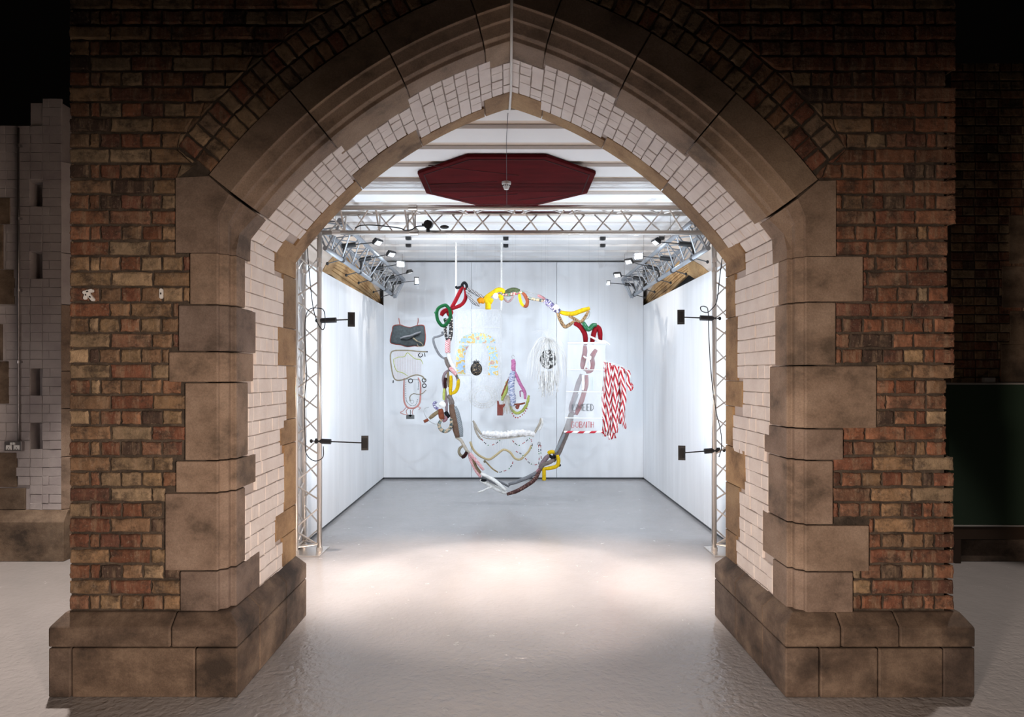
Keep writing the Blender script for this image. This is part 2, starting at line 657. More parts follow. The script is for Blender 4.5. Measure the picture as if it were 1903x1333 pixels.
def lay_brick(mb, cs, fn, gap=.009, proud=0.0, soft=.007, col=None, jit=.0015, sub=1):
    """cs: 4 (u,v) corners ccw; fn(u,v,out)"""
    cu = sum(c[0] for c in cs) / 4
    cv = sum(c[1] for c in cs) / 4
    w = max(c[0] for c in cs) - min(c[0] for c in cs)
    h = max(c[1] for c in cs) - min(c[1] for c in cs)
    if w < gap * 2 or h < gap * 2:
        return
    pr = proud + random.uniform(-.003, .003)

    if sub > 1:
        c2 = []
        for i in range(4):
            a, b = cs[i], cs[(i + 1) % 4]
            for j in range(sub):
                f = j / sub
                c2.append((a[0] + (b[0] - a[0]) * f, a[1] + (b[1] - a[1]) * f))
        cs = c2
    N_ = len(cs)
    wob = [(random.uniform(-jit, jit), random.uniform(-jit, jit)) for _ in cs]

    def ring(ins, out):
        r = []
        for (u, v), wb in zip(cs, wob):
            fu = 1 - 2 * (gap / 2 + ins) / w
            fv = 1 - 2 * (gap / 2 + ins) / h
            r.append((cu + (u - cu) * max(fu, .1) + wb[0], cv + (v - cv) * max(fv, .1) + wb[1], out + (random.uniform(-.001, .001) if out > -.01 else 0)))
        return r
    rings = [ring(0, -.02), ring(0, pr - soft), ring(soft * .35, pr - soft * .3), ring(soft, pr)]
    vs = [fn(*p) for r in rings for p in r]
    fs = []
    for k in range(3):
        for i in range(N_):
            j = (i + 1) % N_
            fs.append((k * N_ + i, k * N_ + j, (k + 1) * N_ + j, (k + 1) * N_ + i))
    fs.append(tuple(range(3 * N_, 4 * N_)))
    mb.faces(vs, fs, col)


STR, HDR = .2235, .1118
PITCH = 28.7 / 343.6


def courses(z0, z1, datum=2.777):
    k = math.floor((z0 - datum) / PITCH)
    out = []
    while datum + k * PITCH < z1:
        a, b = datum + k * PITCH, datum + (k + 1) * PITCH
        if b > z0 + .012:
            out.append((max(a, z0), b, k))
        k += 1
    return out


def lay_wall(mb, z0, z1, ustart, uend, fn, lo=None, hi=None, parity=0, skip=None, colf=brick_colour, flip=False, **kw):
    """English bond between ustart and uend; lo(v), hi(v) clamp the corners"""
    for a, b, k in courses(z0, z1):
        head = (k + parity) % 2 == 0
        us = [ustart]
        first = True
        while us[-1] < uend - .02:
            if head:
                step = HDR if not (len(us) == 2) else HDR * .5
            else:
                step = STR
            if random.random() < .06 and not head:
                step = HDR
            us.append(min(us[-1] + step * random.uniform(.96, 1.04), uend))
        if len(us) > 2 and us[-1] - us[-2] < .03:
            us.pop(-2)
        for u0, u1 in zip(us, us[1:]):
            if flip:
                u0, u1 = ustart + uend - u1, ustart + uend - u0
            cs = [(u0, a), (u1, a), (u1, b), (u0, b)]
            if lo:
                cs = [(max(u, lo(v)), v) for u, v in cs]
            if hi:
                cs = [(min(u, hi(v)), v) for u, v in cs]
            if cs[1][0] - cs[0][0] < .015 and cs[2][0] - cs[3][0] < .015:
                continue
            if skip and skip((u0 + u1) / 2, (a + b) / 2):
                continue
            lay_brick(mb, cs, fn, col=colf() if colf else None, **kw)


# ------------------------------------------------------------------ the arch wall
DF, DR = 3.69, 4.83          # front and rear faces
CX, CZ = -.813, EYE - .865   # centre of the right-hand arc; the left one is its mirror about x = 0.02
RS, RX, RM, RB = 2.88, 3.145, 2.994, 3.383
TH0, TH1 = radians(35.1), radians(73.2)


def sx(side, x):
    return x if side > 0 else .04 - x


def arc(side, R, th, D):
    return Vector((sx(side, CX + R * cos(th)), D, CZ + R * sin(th)))


wall = thing('wall_front', 'x', 'wall')
del wall['category']
struct(wall, 'thick brick and sandstone wall pierced by a wide pointed arch')

# mortar core behind the facing
XL, XR, ZT = -2.381, 2.433, 4.75


def opening(off):
    pts = []
    for side in (-1, 1):
        seq = [(1.543 + off, 0.0), (1.543 + off, CZ + (RS + off) * sin(TH0))]
        n = 24
        for i in range(n + 1):
            th = TH0 + (acos_apex(RS + off) - TH0) * i / n
            seq.append((CX + (RS + off) * cos(th), CZ + (RS + off) * sin(th)))
        pts.append([(sx(side, x), z) for x, z in seq])
    left = pts[0]
    right = pts[1][::-1]
    return left + right[1:]


def acos_apex(R):
    return math.acos((.02 - CX) / R)


def core(off, d0, d1, name):
    mb = MB()
    op = opening(off)
    a = XL + .012
    b = XR - .066
    for fn0, y in ((0, d0), (1, d1)):
        for (p, q) in zip(op, op[1:]):
            if abs(p[0] - q[0]) < 1e-4 and abs(p[1] - q[1]) > .3:
                continue
            zt = ZT
            mb.face([(p[0], y, p[1]), (q[0], y, q[1]), (q[0], y, zt), (p[0], y, zt)])
        x0, x1 = op[0][0], op[-1][0]
        mb.face([(a, y, 0), (x0, y, 0), (x0, y, ZT), (a, y, ZT)])
        mb.face([(x1, y, 0), (b, y, 0), (b, y, ZT), (x1, y, ZT)])
    for (p, q) in zip(op, op[1:]):
        mb.face([(p[0], d0, p[1]), (q[0], d0, q[1]), (q[0], d1, q[1]), (p[0], d1, p[1])])
    for x in (a, b):
        mb.face([(x, d0, 0), (x, d1, 0), (x, d1, ZT), (x, d0, ZT)])
    mb.face([(a, d0, ZT), (b, d0, ZT), (b, d1, ZT), (a, d1, ZT)])
    return mb


core(.14, DF + .014, 3.92, '').build('mortar_bed', 'mortar', wall)
core(.014, 3.92, DR - .014, '').build('wall_core', 'joint_paint', wall)

# block tables: (y_top, y_bottom, x of face edge, depth where the reveal side ends)
LB = [(330, 469.5, 327, 3.97), (469.5, 566.5, 353, 3.897), (566.5, 653.5, 332, 4.06), (653.5, 711, 314, 4.02), (711, 856.5, 344, 3.94),
      (856.5, 916.5, 327, 4.06), (916.5, 1061.5, 307, 3.897), (1061.5, 1137, 335, 4.125)]
RBK = [(335, 475.5, 1553, 3.97), (475.5, 561.5, 1604, 3.89), (561.5, 679.5, 1553, 3.937), (679.5, 797, 1629, 4.018), (797, 856, 1567, 4.10),
       (856, 976, 1548, 4.04), (976, 1063, 1615, 4.128), (1063, 1141, 1585, 3.97)]
LR = [(440, 514, 4.40), (514, 611, 4.57), (611, 680, 4.463), (680, 779, 4.637), (779, 824, 4.51), (824, 944, 4.58), (944, 990, 4.41), (990, 1052, 4.548)]
RR = [(446, 511, 4.44), (511, 590, 4.636), (590, 708, 4.593), (708, 755, 4.487), (755, 830, 4.68), (830, 900, 4.437), (900, 990, 4.55), (990, 1052, 4.61)]


def zf(y, s=343.6):
    return EYE + (PY - y) / s


XM, XA = 1.617 - .012, 1.543   # mould edge on the face and reveal (canonical right side)


def jamb_poly(xo, D1):
    """plan of a jamb stone, canonical side: (x, D)"""
    return [(xo, DF - .003), (XM + .004, DF - .003), (XM + .001, DF + .022), (XM - .016, DF + .030), (XM - .034, DF + .040), (XA + .026, DF + .050),
            (XA + .025, DF + .074), (XA - .003, DF + .078), (XA - .003, D1), (XA + .06, D1), (XA + .06, DF + .14), (xo, DF + .14)]


for side, tab in ((-1, LB), (1, RBK)):
    for i, (y0, y1, xe, D1) in enumerate(tab):
        x = (xe - PX) / 343.6
        xo = sx(side, x)
        mb = MB()
        g = .003
        ztop, zbot = zf(y0) - g, zf(y1) + g
        if i == 0:
            continue
        mb.prism(jamb_poly(xo, D1), lambda p, q, a: (sx(side, p), q, a), zbot, ztop)
        mb.build('jamb_stone', 'sandstone', wall, weld=True, bevel=.006)

# springers: the profile carried up from the jamb and bent into the arch
TJ = [radians(38.0), radians(37.4)]


def arch_prof(D1):
    return [(RX, DF - .003), (RM, DF - .003), (RM - .002, DF + .018), (RM - .026, DF + .034), (RM - .050, DF + .048), (RM - .052, DF + .070),
            (RM - .070, DF + .088), (RM - .096, DF + .112), (RS + .014, DF + .150), (RS - .003, DF + .164), (RS - .003, D1), (RS + .07, D1), (RS + .07, DF + .2), (RX, DF + .14)]


for side, tab, tj in ((-1, LB, radians(38.2)), (1, RBK, radians(37.6))):
    y0, y1, xe, D1 = tab[0]
    xo = sx(side, (xe - PX) / 343.6)
    zb = zf(y1) - .002
    ztop_o = zf(y0) - .003
    # loft: sections from bottom to the radial joint, each 12 profile points
    jp = jamb_poly(xo, D1)
    ap = arch_prof(D1 + .02)
    # matching points of both profiles (12 from jamb)
    pick = [0, 1, 2, 3, 4, 5, 6, 9, 10, 11, 12, 13]
    ap = [ap[k] for k in pick]
    zk = CZ + RS * sin(TH0)
    secs = []
    secs.append([(p, q, zb) for p, q in jp])
    secs.append([(p, q, zk - .10) for p, q in jp])
    top = []
    for k, (R, q) in enumerate(ap):
        top.append((CX + R * cos(tj - .004), q, CZ + R * sin(tj - .004)))
    mid = []
    for k, (p, q) in enumerate(jp):
        tx, tq, tz = top[k]
        f = .55 if 1 <= k <= 9 else .0
        # kink line: a little below the joint the arch line takes over
        R = ap[k][0]
        th = TH0
        mx, mz = CX + R * cos(th), CZ + R * sin(th)
        if k in (0, 11):
            mx, mz = p, zk + .1
        mx = min(mx, max(p, tx)) if k not in (0, 11) else mx
        mid.append((mx, q * .5 + tq * .5, mz))
    secs.append(mid)
    top[0] = (CX + RX * cos(tj), DF - .003, CZ + RX * sin(tj) - .004)
    top[11] = (top[0][0], DF + .14, top[0][2])
    secs.append(top)
    mb = MB()
    n = 12
    vs = [(sx(side, p), q, z) for s_ in secs for p, q, z in s_]
    fs = [tuple(range(n))[::-1], tuple(range(3 * n, 4 * n))]
    for s_ in range(3):
        for k in range(n):
            fs.append((s_ * n + k, s_ * n + (k + 1) % n, (s_ + 1) * n + (k + 1) % n, (s_ + 1) * n + k))
    mb.faces(vs, fs)
    # the square shoulder of the stone beside the arch ring
    xa = min(xo, sx(side, .04 - xo) if False else xo)
    mb2 = []
    tx, tz = CX + RX * cos(tj), CZ + RX * sin(tj)
    mb.prism([(xo, zb), (XM + .02, zb), (XM + .02, zk + .02), (tx, tz - .006), (xo, ztop_o)] if ztop_o < tz + .02 else
             [(xo, zb), (XM + .02, zb), (XM + .02, zk + .02), (tx, tz - .006), (tx + .002, ztop_o), (xo, ztop_o)],
             lambda p, q, a: (sx(side, p), a, q), DF - .0035, DF + .13)
    mb.build('springer_stone', 'sandstone', wall, bevel=0)

# voussoirs
VL = [(38.2, 49.8, 4.01, 4.62), (49.8, 60.2, 4.13, 4.50), (60.2, 70.0, 4.01, 4.68), (70.0, 90, 4.11, 4.55)]
VR = [(37.6, 49.4, 4.05, 4.62), (49.4, 59.7, 4.10, 4.60), (59.7, 69.2, 4.00, 4.68), (69.2, 90, 4.07, 4.55)]


def sweep(mb, side, prof, t0, t1, n=9):
    secs = []
    for i in range(n + 1):
        sec = []
        for (R, D) in prof:
            b1 = min(t1, acos_apex(R))
            b0 = min(t0, b1)
            th = b0 + (b1 - b0) * i / n
            sec.append(arc(side, R, th, D))
        secs.append(sec)
    k = len(prof)
    fs = [tuple(range(k))[::-1], tuple(range(n * k, (n + 1) * k))]
    for i in range(n):
        for j in range(k):
            fs.append((i * k + j, i * k + (j + 1) % k, (i + 1) * k + (j + 1) % k, (i + 1) * k + j))
    mb.faces([p for s_ in secs for p in s_], fs)


for side, tab in ((-1, VL), (1, VR)):
    for a0, a1, D1, D2 in tab:
        g = .0012
        mb = MB()
        sweep(mb, side, arch_prof(D1), radians(a0) + g, radians(a1) - g)
        mb.build('voussoir', 'lit_sandstone', wall, weld=True, bevel=.003)
        mb = MB()
        sweep(mb, side, [(RS - .003, D2), (RS - .003, DR), (RS + .3, DR), (RS + .3, DR - .03), (RS + .06, DR - .06), (RS + .06, D2)], radians(a0 - .6 if a0 > 39 else 36.9) + g, radians(a1 - .6 if a1 < 90 else 90) - g)
        mb.build('rear_voussoir', 'gold_stone', wall, weld=True, bevel=.003)
    rt = LR if side < 0 else RR
    for i, (y0, y1, D1) in enumerate(rt):
        z0, z1 = zf(y1, 270) + .002, zf(y0, 270) - .002
        if i == len(rt) - 1:
            z0 = .43
        mb = MB()
        if i == 0:
            zk = CZ + RS * sin(TH0)
            mb.prism([(XA - .003, z0), (XA + .3, z0), (XA + .3, zk + .1), (CX + RS * cos(radians(37.2)) - .002, CZ + RS * sin(radians(37.2))), (XA - .003, zk)],
                     lambda p, q, a: (sx(side, p), a, q), D1, DR)
        else:
            mb.prism([(XA - .003, D1), (XA - .003, DR), (XA + .3, DR), (XA + .3, DR - .03), (XA + .05, DR - .06), (XA + .05, D1)],
                     lambda p, q, a: (sx(side, p), q, a), z0, z1)
        mb.build('rear_jamb_stone', 'gold_stone', wall, weld=True, bevel=.005)

# white painted brick lining of the opening
for side in (-1, 1):
    mb = MB()
    ft = LB if side < 0 else RBK
    rt = LR if side < 0 else RR

    def lo(v, ft=ft):
        for y0, y1, xe, D in ft:
            if zf(y1) <= v + .03 and v < zf(y0) + .03:
                return D
        return 3.97

    def hi(v, rt=rt):
        for y0, y1, D in rt:
            if zf(y1, 270) <= v + .02 and v < zf(y0, 270) + .02:
                return D
        return rt[-1][2] if v < .9 else 4.40
    zk = CZ + RS * sin(TH0)
    for a, b, k in courses(.425, zk):
        b = min(b, zk)
        m_ = (a + b) / 2
        L, H = lo(m_) + .004, hi(m_) - .004
        us = [L]
        first = HDR * random.uniform(.6, 1)
        step = [STR, HDR][k % 2]
        us.append(L + first)
        while us[-1] < H - .05:
            us.append(min(H, us[-1] + step * random.uniform(.95, 1.05)))
        us[-1] = H
        for u0, u1 in zip(us, us[1:]):
            lay_brick(mb, [(u0, a), (u1, a), (u1, b), (u0, b)], lambda u, v, o, side=side: (sx(side, XA - o), u, v), gap=.004, soft=.004, proud=.002, jit=.002)
    # arch soffit
    vt = VL if side < 0 else VR
    th = TH0
    k = 0
    top = acos_apex(RS)
    dth = .0775 / RS
    while th < top - .01:
        t1 = min(th + dth, top)
        if top - t1 < .012:
            t1 = top
        tm = math.degrees((th + t1) / 2)
        L, H = 3.99, 4.42
        for a0, a1, D1, D2 in vt:
            if a0 <= tm < a1:
                L = D1
            if a0 - .6 <= tm < a1 - .6 or (a1 == 90 and tm >= a0 - .6):
                H = D2
        L += .003
        H -= .003
        us = [L, L + random.uniform(.05, .11)]
        while us[-1] < H - .05:
            us.append(min(H, us[-1] + (HDR if k % 2 else (STR if random.random() < .3 else HDR)) * random.uniform(.94, 1.06)))
        us[-1] = H
        for u0, u1 in zip(us, us[1:]):
            lay_brick(mb, [(u0, th), (u1, th), (u1, t1), (u0, t1)],
                      lambda u, v, o, side=side: arc(side, RS - o, v, u), gap=.006, soft=.0, proud=.002, jit=.0) if False else \
                lay_brick(mb, [(u0, th * RS), (u1, th * RS), (u1, t1 * RS), (u0, t1 * RS)],
                          lambda u, v, o, side=side: arc(side, RS - o, v / RS, u), gap=.005, soft=.004, proud=.002, jit=.002)
        th = t1
        k += 1
    mb.build('painted_brick_lining', 'white_paint_brick', wall)['label'] = 'white painted brick lining of the opening'

# brick facing of the front
ZP = .43


def ring_x(z):
    """canonical x of the outer edge of the brick ring at height z"""
    h = z - CZ
    if h <= RB * sin(radians(38.4)):
        # radial joint line
        return None
    if h >= RB:
        return -9
    return CX + sqrt(RB * RB - h * h)


for side, tab in ((-1, LB), (1, RBK)):
    mb = MB()
    thj = radians(38.4)
    z_a = CZ + RX * sin(thj)
    z_b = CZ + RB * sin(thj)

    def edge(v, tab=tab, side=side):
        """canonical x where facing meets stone/arch"""
        if v < z_a:
            for y0, y1, xe, D in tab:
                if zf(y1) <= v < zf(y0):
                    return sx(side, (xe - PX) / 343.6) + .002
            if v >= zf(tab[0][0]):
                return CX + RX * cos(thj)
            return sx(side, (tab[-1][2] - PX) / 343.6)
        if v < z_b:
            f = (v - z_a) / (z_b - z_a)
            return CX + (RX + (RB - RX) * f) * cos(thj) + .004
        x = ring_x(v)
        return x + .005 if x is not None else 0
    outer = sx(side, XL if side < 0 else XR)

    def outer_at(v, side=side, outer=outer):
        if side < 0:
            return outer
        y = PY - (v - EYE) * 343.6
        if 130 < y < 155:
            return outer - .055
        if 420 < y < 560:
            return outer - .045
        if 560 < y < 710:
            return outer - .008
        if 710 < y < 860:
            return outer - .052
        if y > 860:
            return outer - .012
        return outer
    for a, b, k in courses(ZP, ZT):
        mid = (a + b) / 2
        xo = outer_at(mid)
        head = k % 2 == 0
        us = [xo]
        n = 0
        while us[-1] > .0:
            if head:
                step = HDR * (.5 if n == 1 else 1)
            else:
                step = STR
                if random.random() < .07:
                    step = HDR
            us.append(us[-1] - step * random.uniform(.965, 1.035))
            n += 1
        for u1, u0 in zip(us, us[1:]):
            def cl(u, v):
                e = edge(v) if mid > z_a - .03 else edge(mid)
                return max(u, e)
            if mid > CZ + sqrt(RB * RB - (.02 - CX) ** 2):
                cs = [(max(u, .02), v) for u, v in ((u0, a), (u1, a), (u1, b), (u0, b))]
            else:
                cs = [(cl(u, v), v) for u, v in ((u0, a), (u1, a), (u1, b), (u0, b))]
            if cs[1][0] - cs[0][0] < .02 and cs[2][0] - cs[3][0] < .02:
                continue
            cs = [(u, v + (.0)) for u, v in cs]
            lay_brick(mb, cs, lambda u, v, o, side=side: (sx(side, u), DF - o, v), gap=.012, soft=.010, col=brick_colour(.62 if side > 0 else .12), jit=.0032, proud=-.002, sub=4)
    mb.build('brick_facing', 'brick', wall)
    # flank brickwork (outer side face)
    mb = MB()
    for a, b, k in courses(ZP, ZT):
        mid = (a + b) / 2
        xo = outer_at(mid)
        us = [DF + .002]
        head = k % 2 == 1
        while us[-1] < DR - .05:
            us.append(min(DR, us[-1] + (HDR if head else STR)))
        for u0, u1 in zip(us, us[1:]):
            lay_brick(mb, [(u0, a), (u1, a), (u1, b), (u0, b)], lambda u, v, o, side=side, xo=xo: (sx(side, xo - .006 + o), u, v), gap=.010, soft=.014, col=brick_colour(), jit=.003, sub=3)
    mb.build('flank_brickwork', 'brick', wall)
    # two rings of brick headers round the arch stones
    mb = MB()
    for r0, r1 in ((RX + .004, RX + .119), (RX + .121, RB)):
        th = thj + .002
        while th < acos_apex(r1) - .01:
            d = .079 / ((r0 + r1) / 2)
            t1 = min(th + d * random.uniform(.93, 1.07), acos_apex(r1))
            lay_brick(mb, [(r0, th * 3.2), (r1, th * 3.2), (r1, t1 * 3.2), (r0, t1 * 3.2)],
                      lambda u, v, o, side=side: arc(side, u, v / 3.2, DF - o), gap=.010, soft=.010, col=random.choice([(.25, .15, .085), (.29, .20, .12), (.23, .12, .065), (.26, .18, .11), (.19, .075, .045), (.22, .15, .10)]), proud=-.004, jit=.0035, sub=3)
            th = t1
    mb.build('arch_brick_ring', 'brick', wall)

# plinths
for side, fx, gaps in ((-1, (-2.44, -2.32, -1.66, -1.436), 0), (1, (1.473, 1.655, 1.965, 2.31, 2.48), 0)):
    inn = -1.436 if side < 0 else 1.473
    wx0, wx1 = (-2.385, -1.503) if side < 0 else (1.543, 2.437)
    ys = (3.62, 3.95, 4.42, 4.865)
    xs = fx
    xu = (-2.44, -1.79, -1.436) if side < 0 else (1.473, 1.77, 2.08, 2.48)
    for course, X, z0, z1 in ((0, xs, 0, .262), (1, xu, .268, .434)):
        cells = [(X[i], X[i + 1], ys[0], ys[1]) for i in range(len(X) - 1)]
        ia, ib = (X[-2], X[-1]) if side < 0 else (X[0], X[1])
        oa, ob = (X[0], X[-2]) if side < 0 else (X[1], X[-1])
        for j in (1, 2):
            cells.append((ia, ib, ys[j], ys[j + 1]))
            cells.append((oa, ob, ys[j], ys[j + 1]))
        for (x0, x1, d0, d1) in cells:
            g = .003
            mb = MB()
            x0 += g if x0 not in (X[0],) else 0
            x1 -= g if x1 not in (X[-1],) else 0
            d0 += g if d0 != ys[0] else 0
            r = random.uniform(-.003, .003)
            if course == 0:
                mb.box((x0, d0 + r, z0), (x1, d1, z1))
            else:
                cz = .371
                e = [(x0, d0), (x1, d0), (x1, d1), (x0, d1)]
                tp = [(min(max(x, wx0 - .004), wx1 + .004), max(min(d, DR), DF - .004)) for x, d in e]
                o_ = .004
                vs = [(x, d, z0) for x, d in e] + [(x, d, cz) for x, d in e] + [(x, d, z1) for x, d in tp]
                fs = [(3, 2, 1, 0), (8, 9, 10, 11)]
                for b_ in (0, 4):
                    fs += [(b_ + i, b_ + (i + 1) % 4, b_ + 4 + (i + 1) % 4, b_ + 4 + i) for i in range(4)]
                mb.faces(vs, fs)
            mb.build('plinth_stone', 'plinth_stone', wall, weld=True, bevel=.008)

# ------------------------------------------------------------------ floor, ceiling, room
mb = MB()
mb.face([(-9, -5, 0), (9, -5, 0), (9, 14, 0), (-9, 14, 0)])
struct(mb.build('floor', 'floor_paint'), 'glossy painted concrete floor running through the arch')

HC = 1.88
ceil = thing('ceiling', 'x', 'ceiling')
del ceil['category']
struct(ceil, 'white boarded ceiling of the space behind the arch')
mb = MB()
mb.box((-2.30, DR - .02, EYE + HC + .035), (2.48, 12.75, EYE + HC + .12))
mb.build('ceiling_deck', 'cream_plaster', ceil)
D = 9.5 - .477 * 10
while D < 12.5:
    mb = MB()
    d0, d1 = D, D + .477 - .16
    d0 = max(d0, DR + .01)
    if d1 > d0:
        mb.box((-2.29, d0, EYE + HC), (2.47, min(d1, 12.7), EYE + HC + .034))
        mb.build('ceiling_board', 'white_ceiling', ceil, bevel=.004)
    D += .477
mb = MB()
mb.box((-2.30, 12.62, 0), (2.48, 12.75, EYE + HC + .1))
struct(mb.build('wall_rear', 'cream_plaster'), 'pale plaster wall behind the white back panels')

# white exhibition panels
ZW = 2.854
X0, X1, DB = -2.045, 2.222, 11.2


def panel_wall(name, label, fn, cuts, z1, seams):
    w_ = thing(name, 'x', 'wall')
    del w_['category']
    struct(w_, label)
    for a, b in zip(cuts, cuts[1:]):
        mb = MB()
        lo_, hi_ = fn(a + .0025, .03), fn(b - .0025, z1)
        mb.box([min(p, q) for p, q in zip(lo_[0], hi_[1])], [max(p, q) for p, q in zip(lo_[0], hi_[1])])
        mb.build('wall_panel', 'white_panel', w_)
    mb = MB()
    lo_, hi_ = fn(cuts[0], 0), fn(cuts[-1], .03)
    mb.box([min(p, q) + (.01 if i < 2 else 0) for i, (p, q) in enumerate(zip(lo_[0], hi_[1]))], [max(p, q) - (.01 if i < 2 else 0) for i, (p, q) in enumerate(zip(lo_[0], hi_[1]))])
    mb.build('gap_shade_strip', 'paint_grey', w_)  # dark strip coloured as the shade in the recess under the panels
    return w_


panel_wall('wall_back', 'white panelled back wall of the display space', lambda u, z: ((u, DB, z), (u, DB + .06, z)), [X0, -.60, .80, X1], EYE + 1.85, 0)
panel_wall('wall_left', 'white panelled wall on the left of the display space', lambda u, z: ((X0, u, z), (X0 - .06, u, z)), [5.3, 6.95, 8.25, 9.75, DB + .05], ZW, 0)
panel_wall('wall_right', 'white panelled wall on the right of the display space', lambda u, z: ((X1, u, z), (X1 + .06, u, z)), [5.3, 6.45, 7.75, 9.2, 10.4, DB + .05], ZW, 0)

# building walls beyond the panels, each with a stone arch
for side, X, opts, inner, outm in (
        (-1, -2.118,
         [(598, 505, 0), (605, 492, 0), (623, 472, 0), (650, 481, 0), (678, 510, 0), (700, 541, 0), (712, 566, 0)],
         [(598, 512), (607, 508), (622, 511), (641, 528), (668, 544), (690, 556), (706, 567)], None),
        (1, 2.295,
         [(1325, 512, 0), (1305, 494, 0), (1281, 480, 0), (1262, 486, 0), (1238, 505, 0), (1215, 530, 0), (1196, 562, 0)],
         [(1302, 516), (1289, 521), (1272, 510), (1254, 528), (1236, 546), (1218, 558), (1203, 567)], None)):
    def onp(px, py):
        D = X * F / (px - PX)
        return D, EYE + (PY - py) * D / F
    O = [onp(a, b) for a, b, _ in opts]
    I = [onp(a, b) for a, b in inner]
    nm = 'wall_left' if side < 0 else 'wall_right'
    w_ = thing(nm + '_building', 'x', 'wall')
    w_.name = 'wall_side_left' if side < 0 else 'wall_side_right'
    del w_['category']
    struct(w_, 'plastered building wall with a golden stone arch, %s side' % ('left' if side < 0 else 'right'))
    mb = MB()
    xs_ = (X, X + side * .04)
    zt = EYE + HC + .1
    # plaster above the outer curve, and beyond both feet
    for (a, b) in zip(O, O[1:]):
        mb.prism([a, b, (b[0], zt), (a[0], zt)], lambda p, q, r: (r, p, q), X, X + side * .5)
    mb.prism([(DR, 0), (O[0][0], 0), (O[0][0], zt), (DR, zt)], lambda p, q, r: (r, p, q), X, X + side * .5)
    mb.prism([(O[-1][0], 0), (12.62, 0), (12.62, zt), (O[-1][0], zt)], lambda p, q, r: (r, p, q), X, X + side * .5)
    mb.build('plaster_face', 'cream_plaster', w_)
    # stone arch ring in three stepped orders
    def lerp(f):
        return [(o[0] + (i[0] - o[0]) * f, o[1] + (i[1] - o[1]) * f) for o, i in zip(O, I)]
    steps = [(0, .38, 0.0), (.38, .5, .012), (.5, .62, .022), (.62, .78, .036), (.78, 1.0, .05)]
    for j in range(len(O) - 1):
        mb = MB()
        for f0, f1, dep in steps:
            A, B = lerp(f0), lerp(f1)
            mb.prism([A[j], A[j + 1], B[j + 1], B[j]], lambda p, q, r: (r, p, q), X - side * .01 + side * dep, X + side * .5)
        mb.build('arch_stone', 'arch_sandstone', w_, bevel=.004)
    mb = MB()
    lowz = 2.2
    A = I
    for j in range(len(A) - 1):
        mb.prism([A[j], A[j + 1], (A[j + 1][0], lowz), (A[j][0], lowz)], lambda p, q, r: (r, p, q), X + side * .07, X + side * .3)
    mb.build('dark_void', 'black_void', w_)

# ------------------------------------------------------------------ trusses
def zigzag(mb, a0, a1, b0, b1, n, r=.008):
    """lacing between chord a (a0->a1) and chord b (b0->b1)"""
    a0, a1, b0, b1 = map(Vector, (a0, a1, b0, b1))
    for i in range(n):
        p = a0.lerp(a1, (i + .08) / n)
        q = b0.lerp(b1, (i + .46) / n)
        q2 = b0.lerp(b1, (i + .54) / n)
        p2 = a0.lerp(a1, (i + .92) / n)
        mb.tube([p, q], r, 6, 1)
        mb.tube([q2, p2], r, 6, 1)


def truss(name, label, tri0, tri1, n, loc, plate=None, group=None, chord_r=.024, ends=False, r=.008, mat='aluminium'):
    t_ = thing(name, label, 'truss', loc, group)
    for a, b in zip(tri0, tri1):
        mb = MB()
        mb.tube([a, b], chord_r, 14, 1)
        o = mb.build('chord', mat, t_, smooth=False)
        for f in o.data.polygons:
            f.use_smooth = len(f.vertices) == 4
    for i in range(3):
        j = (i + 1) % 3
        mb = MB()
        zigzag(mb, tri0[i], tri1[i], tri0[j], tri1[j], n, r)
        for k in (0, 1):
            tri = (tri0, tri1)[k]
            off = (Vector(tri1[0]) - Vector(tri0[0])).normalized() * (.05 if k == 0 else -.05)
            mb.tube([Vector(tri[i]) + off, Vector(tri[j]) + off], r * 1.2, 6, 1)
        o = mb.build('lacing', mat, t_)
    return t_


zt_, zb_ = EYE + 1.615, EYE + 1.395
beam = truss('lighting_truss', 'horizontal silver truss spanning between the two truss towers', [(-2.03, 6.59, zt_), (-2.03, 6.83, zt_), (-2.03, 6.69, zb_)],
             [(2.24, 6.59, zt_), (2.24, 6.83, zt_), (2.24, 6.69, zb_)], 9, (0, 6.7, zb_))
for x in (-1.62, -1.28, -1.0, -.93, 1.86):
    for a, b in ((6.59, zt_), (6.83, zt_)):
        mb = MB()
        mb.tube([(x, a, b), (x + .02, 6.69, zb_)], .009, 6, 1)
        mb.build('upright', 'aluminium', beam)
for x in (-1.68, -.92):
    for a, b in ((6.59, zt_), (6.69, zb_)):
        mb = MB()
        mb.tube([(x - .04, a, b), (x + .04, a, b)], .031, 12, 1)
        mb.build('coupler', 'aluminium', beam)
for side, xa, xb, lab in ((-1, -1.823, -2.012, 'silver truss tower just inside the arch, left side'), (1, 1.995, 2.188, 'silver truss tower just inside the arch, right side')):
    tri = [(xa, 6.60), (xb, 6.47), (xb, 6.73)]
    tw = truss('truss_tower', lab, [(x, y, .03) for x, y in tri], [(x, y, EYE + 1.38) for x, y in tri], 7, (xa, 6.6, 0), group='truss towers')
    mb = MB()
    mb.box((max(min(xa, xb) - .05, -2.04), 6.42, 0), (min(max(xa, xb) + .05, 2.217), 6.78, .012))
    for x, y in tri:
        mb.tube([(x, y, .01), (x, y, .05)], .032, 12, 1)
    mb.build('base_plate', 'aluminium', tw, bevel=.002)
    zc = EYE + 1.02
    for z in (zc, zc + .09):
        for x, y in tri:
            mb = MB()
            mb.tube([(x, y, z - .02), (x, y, z + .02)], .029, 12, 1)
            mb.build('coupler', 'aluminium', tw)
